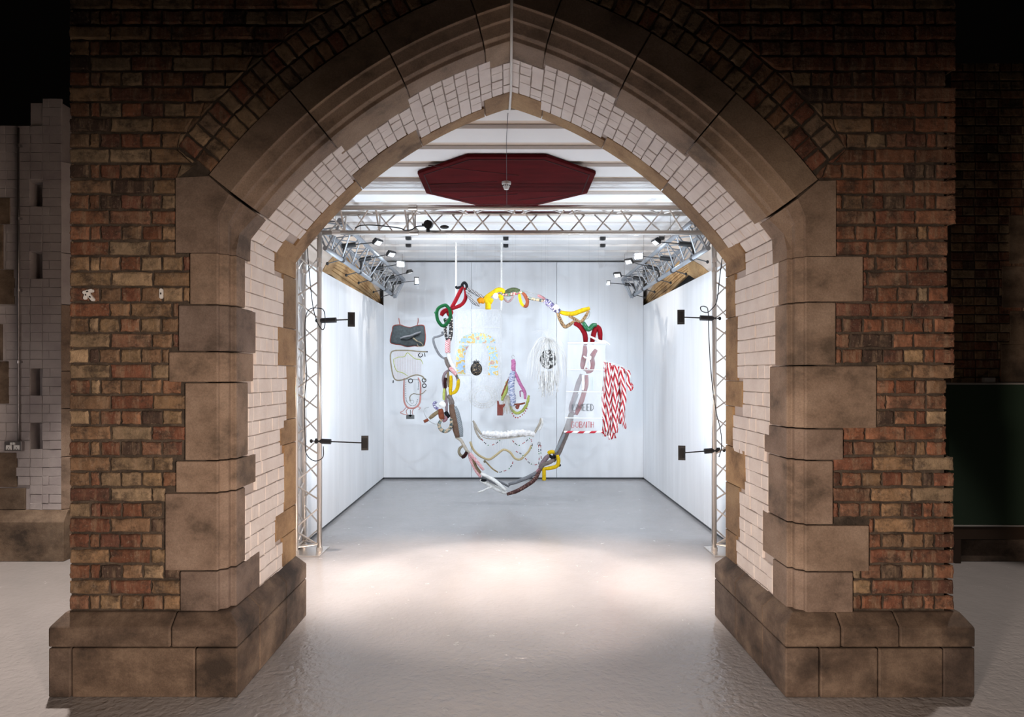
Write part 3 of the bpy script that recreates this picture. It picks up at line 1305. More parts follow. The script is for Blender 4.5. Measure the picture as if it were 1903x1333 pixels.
for side, xc, lab in ((-1, -1.78, 'silver truss running back along the left side of the space'), (1, 1.95, 'silver truss running back along the right side of the space')):
    h1, h2 = EYE + 1.505, EYE + 1.235
    y0, y1 = 6.64, 10.75
    st_ = truss('side_truss', lab, [(xc - .14, y0, h1), (xc + .14, y0, h1), (xc, y0, h2)], [(xc - .14, y1, h1), (xc + .14, y1, h1), (xc, y1, h2)], 9, (xc, 8.8, h2), group='side trusses', mat='truss_grey')
    mb = MB()
    mb.prism([(xc - .16, h1 + .02), (xc + .16, h1 + .02), (xc + .02, h2 - .04), (xc - .02, h2 - .04)], lambda p, q, r: (p, r, q), y1, y1 + .008) if False else None
    for a, b in (((xc - .15, h1), (xc + .15, h1)), ((xc + .15, h1), (xc, h2 - .02)), ((xc, h2 - .02), (xc - .15, h1))):
        mb.tube([(a[0], y1, a[1]), (b[0], y1, b[1])], .022, 8, 1)
    mb.build('end_frame', 'truss_grey', st_)
    for yy in (7.6, 9.1, 10.6):
        for dx in (-.14, .14):
            mb = MB()
            mb.tube([(xc + dx, yy, h1), (xc + dx, yy, EYE + HC + .036)], .003, 6, 1)
            mb.build('hanger_wire', 'grey_steel', st_)

# ------------------------------------------------------------------ lamps
LAMPSPEC = []


def arm_lamp(label, clamp, head, group, face, size=(.115, .075), lit=None, tail=None, energy=0, target=None, lcol=COOL, foot=None):
    """clamp on the tube, arm, slab head with a glass facing `face`"""
    clamp, head, face = Vector(clamp), Vector(head), Vector(face).normalized()
    t_ = thing('arm_lamp', label, 'lamp', clamp, group)
    d = (head - clamp).normalized()
    mb = MB()
    mb.tube([clamp - d * .02, clamp + d * .13], .026, 10, 1)
    if foot is not None:
        mb.tube([clamp, clamp.lerp(Vector(foot), .5) + Vector((.015, 0, 0)), Vector(foot)], .013, 8, 3)
        mb.tube([Vector(foot) + Vector((0, -.03, 0)), Vector(foot) + Vector((0, .03, 0))], .03, 10, 1)
    mb.build('clamp', 'black_plastic', t_)
    if tail is not None:
        mb = MB()
        tl = Vector(tail)
        mb.tube([Vector(foot) if foot is not None else clamp, tl], .006, 6, 1)
        mb.ball(tl, .016, 8, 6, (1, .5, 1.2))
        mb.build('wing_screw', 'black_plastic', t_)
    mb = MB()
    mb.tube([clamp + d * .1, head - d * .03], .006, 8, 1)
    mb.build('arm', 'black_plastic', t_)
    q = face.to_track_quat('-Z', 'Y')
    M = Matrix.Translation(head) @ q.to_matrix().to_4x4()
    w2, h2 = size[0] / 2, size[1] / 2
    mb = MB()
    mb.obox(M, (-w2, -h2, -.012), (w2, h2, .012))
    mb.obox(M, (-w2 * .8, -h2 * .8, .012), (w2 * .8, h2 * .8, .028))
    for k in range(-3, 4):
        mb.obox(M, (w2 * .22 * k - .0015, -h2 * .7, .028), (w2 * .22 * k + .0015, h2 * .7, .036))
    hd = mb.build('lamp_head', 'black_plastic', t_, bevel=.002)
    mb = MB()
    mb.obox(M, (-w2 * .78, -h2 * .74, -.016), (w2 * .78, h2 * .74, -.0125))
    g_ = mb.build('lamp_glass', lit or 'lamp_glow', hd)
    g_.location = (0, 0, 0)
    if tail is not None and foot is not None:
        light('lamp_light', 'SPOT', head + face * .03, (.1 + head.x * .25, DB, 1.3), 33, lcol, spot_size=radians(110), spot_blend=1, shadow_soft_size=.02)
    if lit:
        light('lamp_light', 'SPOT', head + face * .03, head + face * .03 + Vector((0, -.2 + .3 * abs(face.y), -.45)) + Vector((-head.x * .35, .5, 0)), 55, lcol, spot_size=radians(170), spot_blend=.6, shadow_soft_size=.03)
        light('lamp_light', 'POINT', head + Vector((0, -.04, .03)), None, 5, lcol, shadow_soft_size=.02)
    if energy:
        ld = bpy.data.lights.new('lamp_light', 'AREA')
        ld.energy = energy
        ld.color = lcol
        ld.shape = 'RECTANGLE'
        ld.size, ld.size_y = size[0] * .8, size[1] * .8
        ld.spread = radians(130)
        lo_ = bpy.data.objects.new('lamp_light', ld)
        COL.objects.link(lo_)
        lo_.location = head + face * .02
        tf = Vector(target) - head if target is not None else face
        lo_.rotation_euler = tf.to_track_quat('-Z', 'Y').to_euler()
    return t_


EN = 0
left_l = [(7.31, 1.383, (.5, -.25, -.75), 'nearest'), (8.16, 1.377, (.45, -.35, -.7), 'second'), (8.84, 1.374, (.25, -.95, -.3), 'dazzling third'), (9.82, 1.387, (.2, .1, -1), 'fourth'), (10.42, 1.40, (.25, -1, -.15), 'farthest')]
hl = [(701.7, 450), (726.7, 472), (744, 491), (761, 506), (774, 522)]
for (D, h, face, o_), (hx, hy) in zip(left_l, hl):
    hd = P(hx, hy, D)
    lit = 'lamp_lit' if 'dazz' in o_ else None
    arm_lamp('%s black arm lamp along the left side truss' % o_, (-1.76, D, EYE + h), hd, 'arm lamps on the left side truss', face,
             size=(.11, .075) if o_ != 'farthest' else (.07, .12), lit=lit, tail=(-1.93, D - .02, EYE + 1.19), foot=(-1.78, D, EYE + 1.235), energy=EN, target=(.1, DB - .4, 1.1))
right_l = [(7.20, 1.375, (-.5, -.1, -.75), 'nearest'), (8.07, 1.37, (-.25, -.95, -.3), 'dazzling second'), (8.83, 1.37, (-.45, -.45, -.7), 'third'), (9.80, 1.38, (-.3, -.6, -.8), 'fourth'), (10.5, 1.385, (-.25, -1, -.15), 'farthest')]
hr = [(1219.3, 449.5), (1187, 476), (1169, 485.8), (1147.6, 510.8), (1131, 526)]
for (D, h, face, o_), (hx, hy) in zip(right_l, hr):
    hd = P(hx, hy, D)
    lit = 'lamp_lit' if 'dazz' in o_ else None
    arm_lamp('%s black arm lamp along the right side truss' % o_, (1.93, D, EYE + h), hd, 'arm lamps on the right side truss', face,
             size=(.11, .075) if o_ != 'farthest' else (.06, .075), lit=lit, tail=(2.10, D - .02, EYE + 1.19), foot=(1.95, D, EYE + 1.235), energy=EN, target=(.1, DB - .4, 1.1))
DT = 6.6
for lab, cl, hd, e in (('upper black arm lamp clamped to the left truss tower', (600, 596), (653, 594), 9), ('lower black arm lamp clamped to the left truss tower', (590, 820), (678, 823.5), 9),
                       ('upper black arm lamp clamped to the right truss tower', (1326, 592), (1265.5, 589.5), 9), ('lower black arm lamp clamped to the right truss tower', (1334, 837), (1267, 842), 9)):
    c_, h_ = P(cl[0], cl[1], DT), P(hd[0], hd[1], DT)
    sgn = 1 if cl[0] < PX else -1
    arm_lamp(lab, c_, h_, 'arm lamps on the truss towers', (sgn * -.22, 1, 0), size=(.068, .14), tail=(c_.x - sgn * .06, DT, c_.z), energy=0)
    light('lamp_light', 'SPOT', h_ + Vector((0, .05, 0)), h_ + Vector((0, 1, .12)), 34, COOL, shadow_soft_size=.03, spot_size=radians(168), spot_blend=.5)
    if h_.z < EYE:
        light('lamp_light', 'AREA', h_ + Vector((0, .06, .02)), (.1, 9.1, 3.7), 26, COOL, shape='SQUARE', size=.07)

# spotlights on the front beam that light the floor under the arch
for i, (px, py, tx, ty, e, lab) in enumerate(((796, 419, -.35, 4.7, 165, 'black spotlight with a cable sitting on the front truss beam'), (826, 422, .45, 4.7, 0, 'small black lamp low on the front truss beam beside the spotlight'))):
    p = P(px, py, 6.62)
    t_ = thing('spotlight', lab, 'lamp', p, 'spotlights on the front beam')
    mb = MB()
    if i == 0:
        mb.tube([p + Vector((0, -.05, .0)), p + Vector((0, .06, .02))], .042, 12, 1)
        mb.tube([p + Vector((0, -.02, .0)), p + Vector((.0, -.02, -.07))], .018, 8, 1)
        mb.tube([p + Vector((0, -.02, .0)), p + Vector((-.06, -.02, .0))], .014, 8, 1)
    else:
        mb.ball(p, .045, 10, 6, (1, .8, .4))
    mb.build('lamp_body', 'black_plastic', t_)
for ax, bx in ((1.5, -2.3), (-1.1, 2.5)):
    light('arch_fill', 'SPOT', (ax, 8.0, EYE + 1.05), (bx, 9.9, EYE + 1.42), 240, (1, .95, .88), spot_size=radians(40), spot_blend=.8, shadow_soft_size=.04)  # fill added without any fixture, brightens the stone arches of the side walls
for lx, tx, e_ in ((-.75, -.8, 500), (.0, -.03, 300), (.75, .75, 500)):
    light('floor_spot', 'SPOT', (lx, 6.42, EYE + 1.33), (tx, 5.68 if abs(tx) < .3 else 5.95, 0), e_, (1, .84, .74), spot_size=radians(54 if abs(tx) < .3 else 60), spot_blend=.35 if abs(tx) < .3 else .9, shadow_soft_size=.05)
for lx, tx in ((-.6, -1.5), (.7, 1.55)):
    light('floor_spot', 'SPOT', (lx, 6.42, EYE + 1.33), (tx, 5.55, 0), 520, (1, .88, .80), spot_size=radians(36), spot_blend=1, shadow_soft_size=.05)

# cables
def cable(label, pts, r=.004, mat='black_plastic', name='cable', cat='cable', smooth=8):
    mb = MB()
    mb.tube(pts, r, 6, smooth)
    return tag(mb.build(name, mat, smooth=True), label, cat)


cable('black cable lying along the left end of the front truss beam', [P(660, 424, 6.62), P(672, 419, 6.62), P(700, 419, 6.62), P(742, 424, 6.62), P(752, 428, 6.62), P(765, 427, 6.62), P(775, 421, 6.62), P(792, 420, 6.62)], .006)
cable('black cable hanging down the left truss tower with a loop at the upper lamp',
      [P(571, 458, 6.55), P(574, 500, 6.55), P(578, 540, 6.55), P(582, 572, 6.55), P(590, 600, 6.5), P(600, 613, 6.5), P(604, 600, 6.5), P(602, 578, 6.5), P(592, 573, 6.5), P(574, 576, 6.5), P(567, 600, 6.5),
       P(568, 660, 6.5), P(570, 700, 6.5), P(566, 740, 6.5), P(567, 820, 6.5), P(570, 845, 6.5), P(585, 857, 6.5), P(600, 850, 6.5), P(601, 830, 6.5)], .0045)
cable('black cable looping down the right truss tower between its lamps',
      [P(1342, 480, 6.55), P(1337, 520, 6.55), P(1332, 560, 6.5), P(1322, 575, 6.5), P(1314, 581, 6.5), P(1304, 578, 6.5), P(1302, 571, 6.5), P(1310, 570, 6.5), P(1316, 580, 6.5), P(1318, 640, 6.5), P(1322, 700, 6.5),
       P(1330, 760, 6.5), P(1339, 800, 6.5), P(1341, 830, 6.5), P(1336, 850, 6.5)], .0045)

# octagonal red panel and detector
t_ = thing('octagon_panel', 'dark red octagonal panel fixed flat under the ceiling', 'panel', (-.015, 6.6, EYE + 1.84))
cx_, cy_, ro = -.012, 6.60, .885
poly = [(cx_ + ro * cos(radians(22.5 + 45 * k)), cy_ + ro * sin(radians(22.5 + 45 * k))) for k in range(8)]
mb = MB()
mb.prism(poly, lambda p, q, a: (p, q, a), EYE + 1.845, EYE + 1.872)
mb.build('felt_board', 'red_felt', t_, bevel=.003)
mb = MB()
rim = [(cx_ + (ro - .06) * cos(radians(22.5 + 45 * k)), cy_ + (ro - .06) * sin(radians(22.5 + 45 * k)), EYE + 1.8445) for k in range(8)]
mb.tube(rim, .006, 6, 1, closed=True)
for a, b in (((-.7, 6.0), (.1, 6.3)), ((-.75, 6.6), (-.1, 6.5)), ((-.5, 7.1), (.1, 6.95)), ((.1, 7.2), (.7, 6.95))):
    mb.tube([(a[0], a[1], EYE + 1.8445), (b[0], b[1], EYE + 1.8445)], .004, 6, 1)
mb.build('seam', 'dark_red_stain', t_)
sd = P(941, 341, 1)
Ds = 1.83 * F / (PY - 341)
p = Vector(((941 - PX) * Ds / F, Ds, EYE + 1.845))
t_ = thing('smoke_detector', 'small round white smoke detector under the red octagon', 'smoke detector', p)
mb = MB()
mb.tube([p, p - Vector((0, 0, .022))], .044, 20, 1)
mb.tube([p - Vector((0, 0, .022)), p - Vector((0, 0, .05)), p - Vector((0, 0, .072))], lambda u: .040 - .018 * u, 20, 1)
mb.build('detector_body', 'white_plastic', t_)
mb = MB()
for k in range(10):
    a = 2 * pi * k / 10
    mb.box((p.x + .037 * cos(a) - .003, p.y + .037 * sin(a) - .003, p.z - .045), (p.x + .037 * cos(a) + .003, p.y + .037 * sin(a) + .003, p.z - .034))
mb.build('sensor_slot', 'black_plastic', t_)

# conduit over the arch crown and the thin wire below the ceiling
Rp = EYE
cable('thin white conduit running down over the crown of the arch',
      [(.02, DF - .012, 4.3), (.02, DF - .012, CZ + 2.876), (.02, DF + .06, CZ + 2.81), (.02, DF + .165, CZ + 2.748), (.02, 4.1, CZ + 2.745), (.02, 4.5, CZ + 2.745), (.012, DR + .005, CZ + 2.745)], .009, 'white_plastic', 'conduit', 'conduit', 1)
cable('thin wire running under the ceiling to the red octagon', [(.0, DR + .02, EYE + 1.862), (-.012, 5.4, EYE + 1.86), (-.012, 5.9, EYE + 1.838), (-.012, 7.36, EYE + 1.838)], .0022, 'paint_grey', 'wire', 'wire', 1)

# black ceiling hooks
for px, py, lab in ((759, 443, 'left front'), (759, 456.5, 'left rear'), (940, 443.5, 'centre front'), (940, 457, 'centre rear'), (1120, 443.5, 'right front'), (1120, 456.5, 'right rear'), (643, 441.5, 'outermost left'), (1229, 443, 'outermost right')):
    D = 1.86 * F / (PY - py)
    p = P(px, py, D)
    mb = MB()
    mb.box((p.x - .037, D - .035, EYE + 1.84), (p.x + .037, D + .035, EYE + HC + .03))
    mb.box((p.x - .02, D - .02, EYE + 1.835), (p.x + .02, D + .02, EYE + 1.84))
    tag(mb.build('ceiling_bracket', 'black_plastic', bevel=.003), '%s black block bracket under the white ceiling' % lab, 'bracket', 'black ceiling brackets')

# metal cleats on the left pier
for px, py, n, lab in ((165, 548, 3, 'cluster of small pale metal cleats on the left brick pier'), (300, 546, 1, 'single small pale metal cleat on the left brick pier')):
    p = P(px, py, DF - .004)
    t_ = thing('metal_cleat', lab, 'bracket', p, None)
    for k in range(n):
        o_ = Vector(((-.012, .012, .0)[k] if n > 1 else 0, 0, (.0, -.012, .016)[k] if n > 1 else 0)) if n > 1 else Vector((0, 0, 0))
        a = (radians(20), radians(-40), radians(75))[k] if n > 1 else 0
        M = Matrix.Translation(p + o_) @ Matrix.Rotation(a, 4, 'Y')
        mb = MB()
        q_ = [(x, z) for x, z in [(.009 * cos(b), .019 + .009 * sin(b)) for b in [pi * i / 6 for i in range(7)]] + [(.009 * cos(b), -.019 + .009 * sin(b)) for b in [pi + pi * i / 6 for i in range(7)]]]
        k0 = len(mb.v)
        mb.prism(q_, lambda x, z, y: (x, y, z), -.006 - k * .003, .004)
        mb.v = [tuple(M @ Vector(v)) for v in mb.v]
        mb.build('cleat_plate', 'white_plastic', t_)
        mb = MB()
        mb.obox(M, (-.003, -.009 - k * .003, -.005), (.003, -.004, .005))
        mb.build('cleat_screw', 'black_plastic', t_)

# ------------------------------------------------------------------ left aisle: painted brick pier
DL = 6.33
SL = 200.3


def LX(px):
    return (px - PX) / SL


def LZ(py):
    return EYE + (PY - py) / SL


wl = thing('wall_aisle_left', 'x', 'wall')
del wl['category']
struct(wl, 'white painted brick pier with stone quoins in the left aisle')
nx0, nx1 = LX(55.5), LX(78.5)
NICH = [(LZ(384), LZ(338)), (LZ(519), LZ(468)), (LZ(737), LZ(685)), (LZ(838), LZ(786))]
xr_ = LX(114)
mb = MB()
mb.box((-6.2, DL + .012, 0), (nx0, DL + .5, LZ(238)))
mb.box((nx1, DL + .012, 0), (xr_, DL + .5, LZ(191)))
zs = [0] + [z for n in sorted(NICH) for z in n] + [LZ(191)]
for k in range(0, len(zs), 2):
    mb.box((nx0, DL + .012, zs[k]), (nx1, DL + .13, zs[k + 1]))
mb.box((nx0, DL + .13, 0), (nx1, DL + .5, LZ(191)))
mb.build('wall_core', 'aisle_paint_brick', wl)
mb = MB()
QL = [(-40, 19, 367, 417), (-40, 5, 417, 501), (-40, 26, 501, 566), (-40, 4, 602, 671), (-40, 17, 671, 751), (-40, 31, 841, 906), (-40, 47, 907, 948)]


def skipL(u, v):
    px, py = PX + u * SL, PY - (v - EYE) * SL
    for a, b, c, d in QL:
        if px < b and c - 4 < py < d + 4:
            return True
    if nx0 < u < nx1:
        for a, b in NICH:
            if a - .01 < v < b + .01:
                return True
    if px < 71 and py < 238:
        return True
    return False


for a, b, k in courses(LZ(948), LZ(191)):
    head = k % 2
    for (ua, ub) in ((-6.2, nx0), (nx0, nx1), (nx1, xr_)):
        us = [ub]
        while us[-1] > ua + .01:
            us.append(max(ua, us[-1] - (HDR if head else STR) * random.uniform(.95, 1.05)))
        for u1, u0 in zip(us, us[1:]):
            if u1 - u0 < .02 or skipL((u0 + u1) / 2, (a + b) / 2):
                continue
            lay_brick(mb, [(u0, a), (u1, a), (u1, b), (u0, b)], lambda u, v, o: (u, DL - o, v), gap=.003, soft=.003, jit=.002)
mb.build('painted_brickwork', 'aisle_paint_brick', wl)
for a, b, c, d in QL:
    mb = MB()
    mb.box((LX(a) - 1.0, DL - .006, LZ(d) + .003), (LX(b), DL + .1, LZ(c) - .003))
    mb.build('quoin_stone', 'dark_stone', wl, bevel=.005)
for c, d in ((300, 470), (470, 566), (566, 690), (690, 760), (760, 850), (850, 948)):
    mb = MB()
    dd = LX(114), LX(125)
    mb.prism([(dd[0], DL - .003), (dd[1], DL + .05), (dd[1], DL + .5), (dd[0], DL + .5)], lambda p, q, r: (p, q, r), LZ(d) + .003, LZ(c) - .003)
    mb.build('arris_stone', 'sandstone' if c > 565 else 'aisle_paint_brick', wl, bevel=.004)
mb = MB()
mb.prism([(DL - .07, 0), (DL - .07, LZ(968)), (DL - .004, LZ(948)), (DL + .5, LZ(948)), (DL + .5, 0)], lambda p, q, r: (r, p, q), -6.2, LX(127))
mb.build('plinth', 'dark_stone', wl, bevel=.006)

t_ = thing('conduit', 'grey steel conduit running down the painted brick pier to the socket', 'conduit', (LX(37.5), DL - .02, LZ(820)))
mb = MB()
x = LX(37.5)
mb.tube([(x, DL - .022, LZ(820)), (x, DL - .022, LZ(239))], .010, 10, 1)
mb.build('conduit_pipe', 'grey_steel', t_, smooth=True)
for y in (272, 407, 540, 673):
    mb = MB()
    mb.box((x - .022, DL - .016, LZ(y) - .01), (x + .024, DL + .0, LZ(y) + .01))
    mb.tube([(x, DL - .022, LZ(y) - .012), (x, DL - .022, LZ(y) + .012)], .014, 10, 1)
    mb.build('saddle_clip', 'grey_steel', t_)
t_ = thing('socket_outlet', 'metal double electric socket at the foot of the conduit', 'socket', (LX(30), DL - .03, LZ(829)))
x0_, x1_, z0_, z1_ = LX(15), LX(46), LZ(837.5), LZ(820)
mb = MB()
mb.box((x0_, DL - .045, z0_), (x1_, DL + .0, z1_))
mb.build('back_box', 'grey_steel', t_, bevel=.004)
for k in (0, 1):
    xc = x0_ + (x1_ - x0_) * (.27 + .46 * k)
    mb = MB()
    mb.box((xc - .026, DL - .049, z0_ + .012), (xc + .026, DL - .045, z1_ - .034))
    mb.build('socket_face', 'white_plastic', t_)
    mb = MB()
    for dx, dz in ((0, .030), (-.012, .018), (.012, .018)):
        mb.box((xc + dx - .003, DL - .0505, z0_ + dz - .004), (xc + dx + .003, DL - .048, z0_ + dz + .004))
    mb.build('pin_hole', 'black_plastic', t_)
    mb = MB()
    xs_ = (x0_ + x1_) / 2 + (-.012 if k == 0 else .012)
    mb.box((xs_ - .009, DL - .053, z1_ - .03), (xs_ + .009, DL - .045, z1_ - .008))
    mb.build('rocker_switch', 'white_plastic', t_)

# ------------------------------------------------------------------ right aisle: dark brick pier, green board
wr = thing('wall_aisle_right', 'x', 'wall')
del wr['category']
struct(wr, 'unlit dark brick pier in the right aisle')
xa = LX(1768)
mb = MB()
mb.box((xa, DL + .012, 0), (6.6, DL + .5, 4.6))
mb.build('wall_core', 'mortar', wr)
mb = MB()
for a, b, k in courses(.23, 4.6):
    us = [xa]
    while us[-1] < 6.5:
        us.append(us[-1] + (HDR if k % 2 else STR) * random.uniform(.96, 1.04))
    for u0, u1 in zip(us, us[1:]):
        lay_brick(mb, [(u0, a), (u1, a), (u1, b), (u0, b)], lambda u, v, o: (u, DL - o, v), gap=.01, soft=.008, jit=.002, col=brick_colour())
mb.build('brickwork', 'brick', wr)
for a, c, d in ((1862, 495, 572), (1877, 578, 640), (1860, 640, 712), (1875, 400, 490)):
    mb = MB()
    mb.box((LX(a), DL - .008, LZ(d)), (6.6, DL + .1, LZ(c)))
    mb.build('quoin_stone', 'dark_stone', wr, bevel=.005)
mb = MB()
mb.prism([(DL - .07, 0), (DL - .07, .2), (DL - .004, .24), (DL + .4, .24), (DL + .4, 0)], lambda p, q, r: (r, p, q), xa, 6.6)
mb.build('plinth', 'dark_stone', wr, bevel=.006)
mb = MB()
DG = 6.2
t_ = thing('display_board', 'large dark green board standing against the right aisle pier', 'board', (5, DG, 0))
gx = (1764 - PX) * DG / F
gz = lambda y: EYE + (PY - y) * DG / F
mb.box((gx, DG, gz(976)), (6.4, DG + .05, gz(715)))
mb.build('board_face', 'green_board', t_)
mb = MB()
mb.box((gx, DG - .01, gz(715)), (6.4, DG + .06, gz(711.5)))
mb.build('edge_trim', 'grey_trim', t_, bevel=.002)
mb = MB()
mb.box((gx, DG - .01, gz(979)), (6.4, DG + .06, gz(976)))
mb.build('edge_trim', 'grey_trim', t_, bevel=.002)
mb = MB()
mb.box((gx + .03, DG + .0, gz(1003)), (6.4, DG + .05, gz(979)))
for x in (gx + .05, 5.2, 6.2):
    mb.box((x, DG, 0), (x + .06, DG + .05, gz(1003)))
mb.build('base_rail', 'dark_wood', t_, bevel=.004)
mb = MB()
mb.box((LX(1812), DG + .0, gz(711.5)), (LX(1832), DG + .045, gz(702)))
tag(mb.build('small_box', 'grey_trim', bevel=.004), 'small grey box sitting on the top edge of the green board', 'box')

# ------------------------------------------------------------------ artworks
DA = 9.0


def A(*pts, D=DA):
    return [P(x, y, D + (z[0] if z else 0)) for x, y, *z in pts]


PXM = DA / F   # metres per photo pixel at the ring


ring = thing('textile_ring', 'big hanging ring of knotted stuffed fabric tubes in many colours', 'artwork', P(940, 720, DA))


def seg(name, mat, pts, r, D=DA, label=None, closed=False, jit=.03, sm=6, parent=None, taper=True, flat=1):
    mb = MB()
    R = r * D / F
    rf = (lambda u: R * (.72 + .28 * min(1, 5 * u, 5 * (1 - u)))) if taper and not closed else R
    mb.tube(A(*pts, D=D), rf, 12, sm, closed, jitter=jit, flat=flat)
    o = mb.build(name, mat, parent or ring, smooth=True)
    if label:
        o['label'] = label
    return o


def blob(name, mat, x, y, r, D=DA, sc=(1, 1, 1), parent=None, label=None):
    mb = MB()
    mb.ball(P(x, y, D), r * D / F, 12, 9, sc)
    o = mb.build(name, mat, parent or ring, smooth=True)
    if label:
        o['label'] = label
    return o


seg('black_loop', 'black_cloth', [(858, 536), (859, 529), (863, 525.5), (867, 530), (867, 537), (862, 540)], 2.6)
seg('black_end', 'black_cloth', [(847, 532), (850, 535), (862, 532)], 2.6)
seg('red_tube', 'red_cloth', [(860, 533), (852, 548), (845, 562), (838, 573)], 3.6)
seg('red_tube', 'red_cloth', [(864, 535), (866, 548), (863, 560), (855, 568), (842, 573), (830, 578)], 3.4)
seg('green_hoop', 'green_cloth', [(825.4, 567.5), (815, 573), (811.5, 583), (814, 596), (822, 605.5), (830, 602), (836.5, 590), (836, 577), (831, 569.5)], 3.1, D=DA - .06, closed=True)
seg('red_knot', 'red_cloth', [(820, 587), (824, 580), (832, 577), (838, 581), (831, 586)], 4.6)
seg('green_end', 'green_satin', [(808, 583), (810, 580), (813, 581)], 2)
seg('green_tail', 'green_cloth', [(826, 592), (829, 600), (830, 606)], 3)
seg('striped_tube', 'stripe_black_white', [(867, 536), (880, 543), (890, 549), (899, 554)], 3.5)
seg('striped_tube', 'stripe_black_white', [(867, 538), (872, 550), (880, 562), (892, 568)], 3.5, D=DA - .04)
seg('orange_knot', 'orange_cloth', [(888, 561), (894, 558), (901, 561)], 5.5)
seg('yellow_tube', 'yellow_cloth', [(898, 558), (908, 550), (917, 544), (925, 539), (934, 540), (937, 545)], 4.4)
seg('yellow_tube', 'yellow_cloth', [(906, 557), (907, 565), (907, 575)], 5.2, taper=False)
seg('yellow_wrap', 'yellow_cloth', [(900, 561), (908, 558), (915, 562)], 6)
blob('white_pompom', 'white_cloth', 921, 550, 6)
seg('yellow_tube', 'yellow_cloth', [(926, 548), (932, 553), (930, 558)], 4)
seg('patterned_tube', 'multi_green', [(925, 546), (935, 548), (945, 547)], 3)
seg('olive_tube', 'olive_green', [(938, 546), (945, 541), (955, 538.5), (966, 541)], 4)
seg('olive_tube', 'multi_green', [(940, 549), (950, 547), (960, 545), (972, 543)], 3.2)
seg('pink_tube', 'mauve_cloth', [(935, 553), (943, 561), (950, 557), (956, 546)], 1.9)
seg('brown_loop', 'rust_cloth', [(971, 544), (976, 550), (980, 560), (978, 569), (973, 569)], 3.3)
seg('yellow_loop', 'yellow_cloth', [(965, 546), (966, 554), (969, 564), (974, 570)], 2.7)
seg('patterned_tube', 'ring_print', [(979, 553), (990, 556), (1003, 558), (1012, 560)], 2.7)
seg('wire_loop', 'silver_wire', [(972, 541), (985, 544), (1003, 549)], .45, taper=False)
seg('pink_tube', 'pink_cloth', [(999, 549), (1006, 552), (1014, 557)], 2.6)
seg('navy_tube', 'navy_white', [(1012, 558), (1020, 564), (1029, 572), (1040, 580)], 6)
blob('white_pompom', 'white_cloth', 1034, 571, 5.5, D=DA - .05)
seg('yellow_tube', 'yellow_cloth', [(1040, 580), (1053, 583), (1066, 583), (1080, 578), (1096, 573)], 4.4)
seg('leopard_tube', 'leopard', [(1036, 581), (1041, 594), (1049, 607), (1058, 604), (1067, 597)], 3.4)
seg('leopard_tube', 'leopard', [(1057, 587), (1068, 593), (1078, 599), (1084, 594), (1090, 585), (1094, 577)], 3)
seg('wire_loop', 'silver_wire', [(1090, 585), (1096, 580), (1094, 590), (1088, 594)], .6)
seg('red_tube', 'red_cloth', [(1067, 601), (1077, 606), (1085, 617), (1088, 628), (1088, 641)], 4.8)
seg('red_tube', 'red_cloth', [(1100, 640), (1103, 622), (1108, 609), (1114, 613), (1116, 633)], 4.8)
seg('green_tube', 'green_satin', [(1084, 599), (1090, 610), (1095, 612), (1102, 605), (1109, 604)], 4.2, D=DA - .04)
# the part seen through the clear banner
seg('red_tube', 'red_cloth', [(1087, 642), (1087, 655), (1084, 670), (1083, 682), (1090, 688)], 4.6, D=DA + .12)
seg('red_tube', 'red_cloth', [(1108, 650), (1100, 664), (1101, 676), (1098, 688), (1089, 692)], 4.8, D=DA + .12)
seg('red_tube', 'mauve_cloth', [(1081, 696), (1074, 715), (1067, 740), (1061, 760), (1066, 772)], 4.6, D=DA + .12)
seg('red_tube', 'red_cloth', [(1090, 697), (1089, 715), (1083, 738), (1076, 758), (1070, 771)], 4.6, D=DA + .12)
seg('taupe_tube', 'taupe_cloth', [(1062, 768), (1057, 790), (1051, 806), (1044, 823), (1036, 842), (1027, 857)], 6.6, D=DA + .06)
seg('plaid_strip', 'plaid_grey', [(1049, 806), (1041, 823), (1032, 842)], 3, D=DA - .01)
seg('yellow_tube', 'yellow_cloth', [(1018, 843), (1024, 840), (1031, 841)], 3.6)
seg('yellow_tube', 'yellow_cloth', [(1036, 846), (1038, 857), (1035, 866), (1024, 870), (1009, 872)], 3.6, D=DA - .05)
seg('yellow_tube', 'yellow_cloth', [(1011, 872), (1011, 883), (1011, 893)], 3.6, taper=False, D=DA - .05)
seg('black_knot', 'black_cloth', [(1020, 846), (1026, 850), (1032, 848)], 3)
blob('black_tip', 'black_cloth', 1040, 865, 2.6)
seg('mauve_knot', 'mauve_cloth', [(1020, 846), (1013, 854), (1008, 862), (1003, 870)], 4.4)
seg('mauve_knot', 'taupe_cloth', [(1030, 855), (1020, 860), (1010, 864), (1004, 872)], 3.8, D=DA - .04)
seg('grey_tube', 'grey_cloth', [(1007, 872), (993, 881), (975, 890), (945, 901)], 3.6)
seg('brown_print_tube', 'maroon_print', [(1003, 876), (993, 892), (978, 903), (960, 913), (942, 919)], 3.8, D=DA - .03)
seg('pink_end', 'pink_cloth', [(1008, 868), (1000, 876), (995, 884)], 3.6)
for k, (a, b) in enumerate((((893, 880), (940, 912)), ((896, 886), (930, 903)), ((892, 892), (944, 918)), ((900, 884), (946, 905)), ((899, 895), (938, 914)))):
    seg('white_cloth_strip', 'white_cloth' if k % 2 == 0 else 'grey_cloth', [a, ((a[0] + b[0]) / 2 + 2, (a[1] + b[1]) / 2 + (-3, 2, 3, -1, 1)[k]), b], 3.4 if k % 2 == 0 else 2.2, D=DA + .02 * k, jit=.1)
seg('white_tail', 'white_cloth', [(888, 915), (896, 913), (906, 908), (915, 905)], 1.6)
blob('black_patch', 'black_cloth', 899, 893, 4.5, sc=(1.3, .6, .6), D=DA - .06)
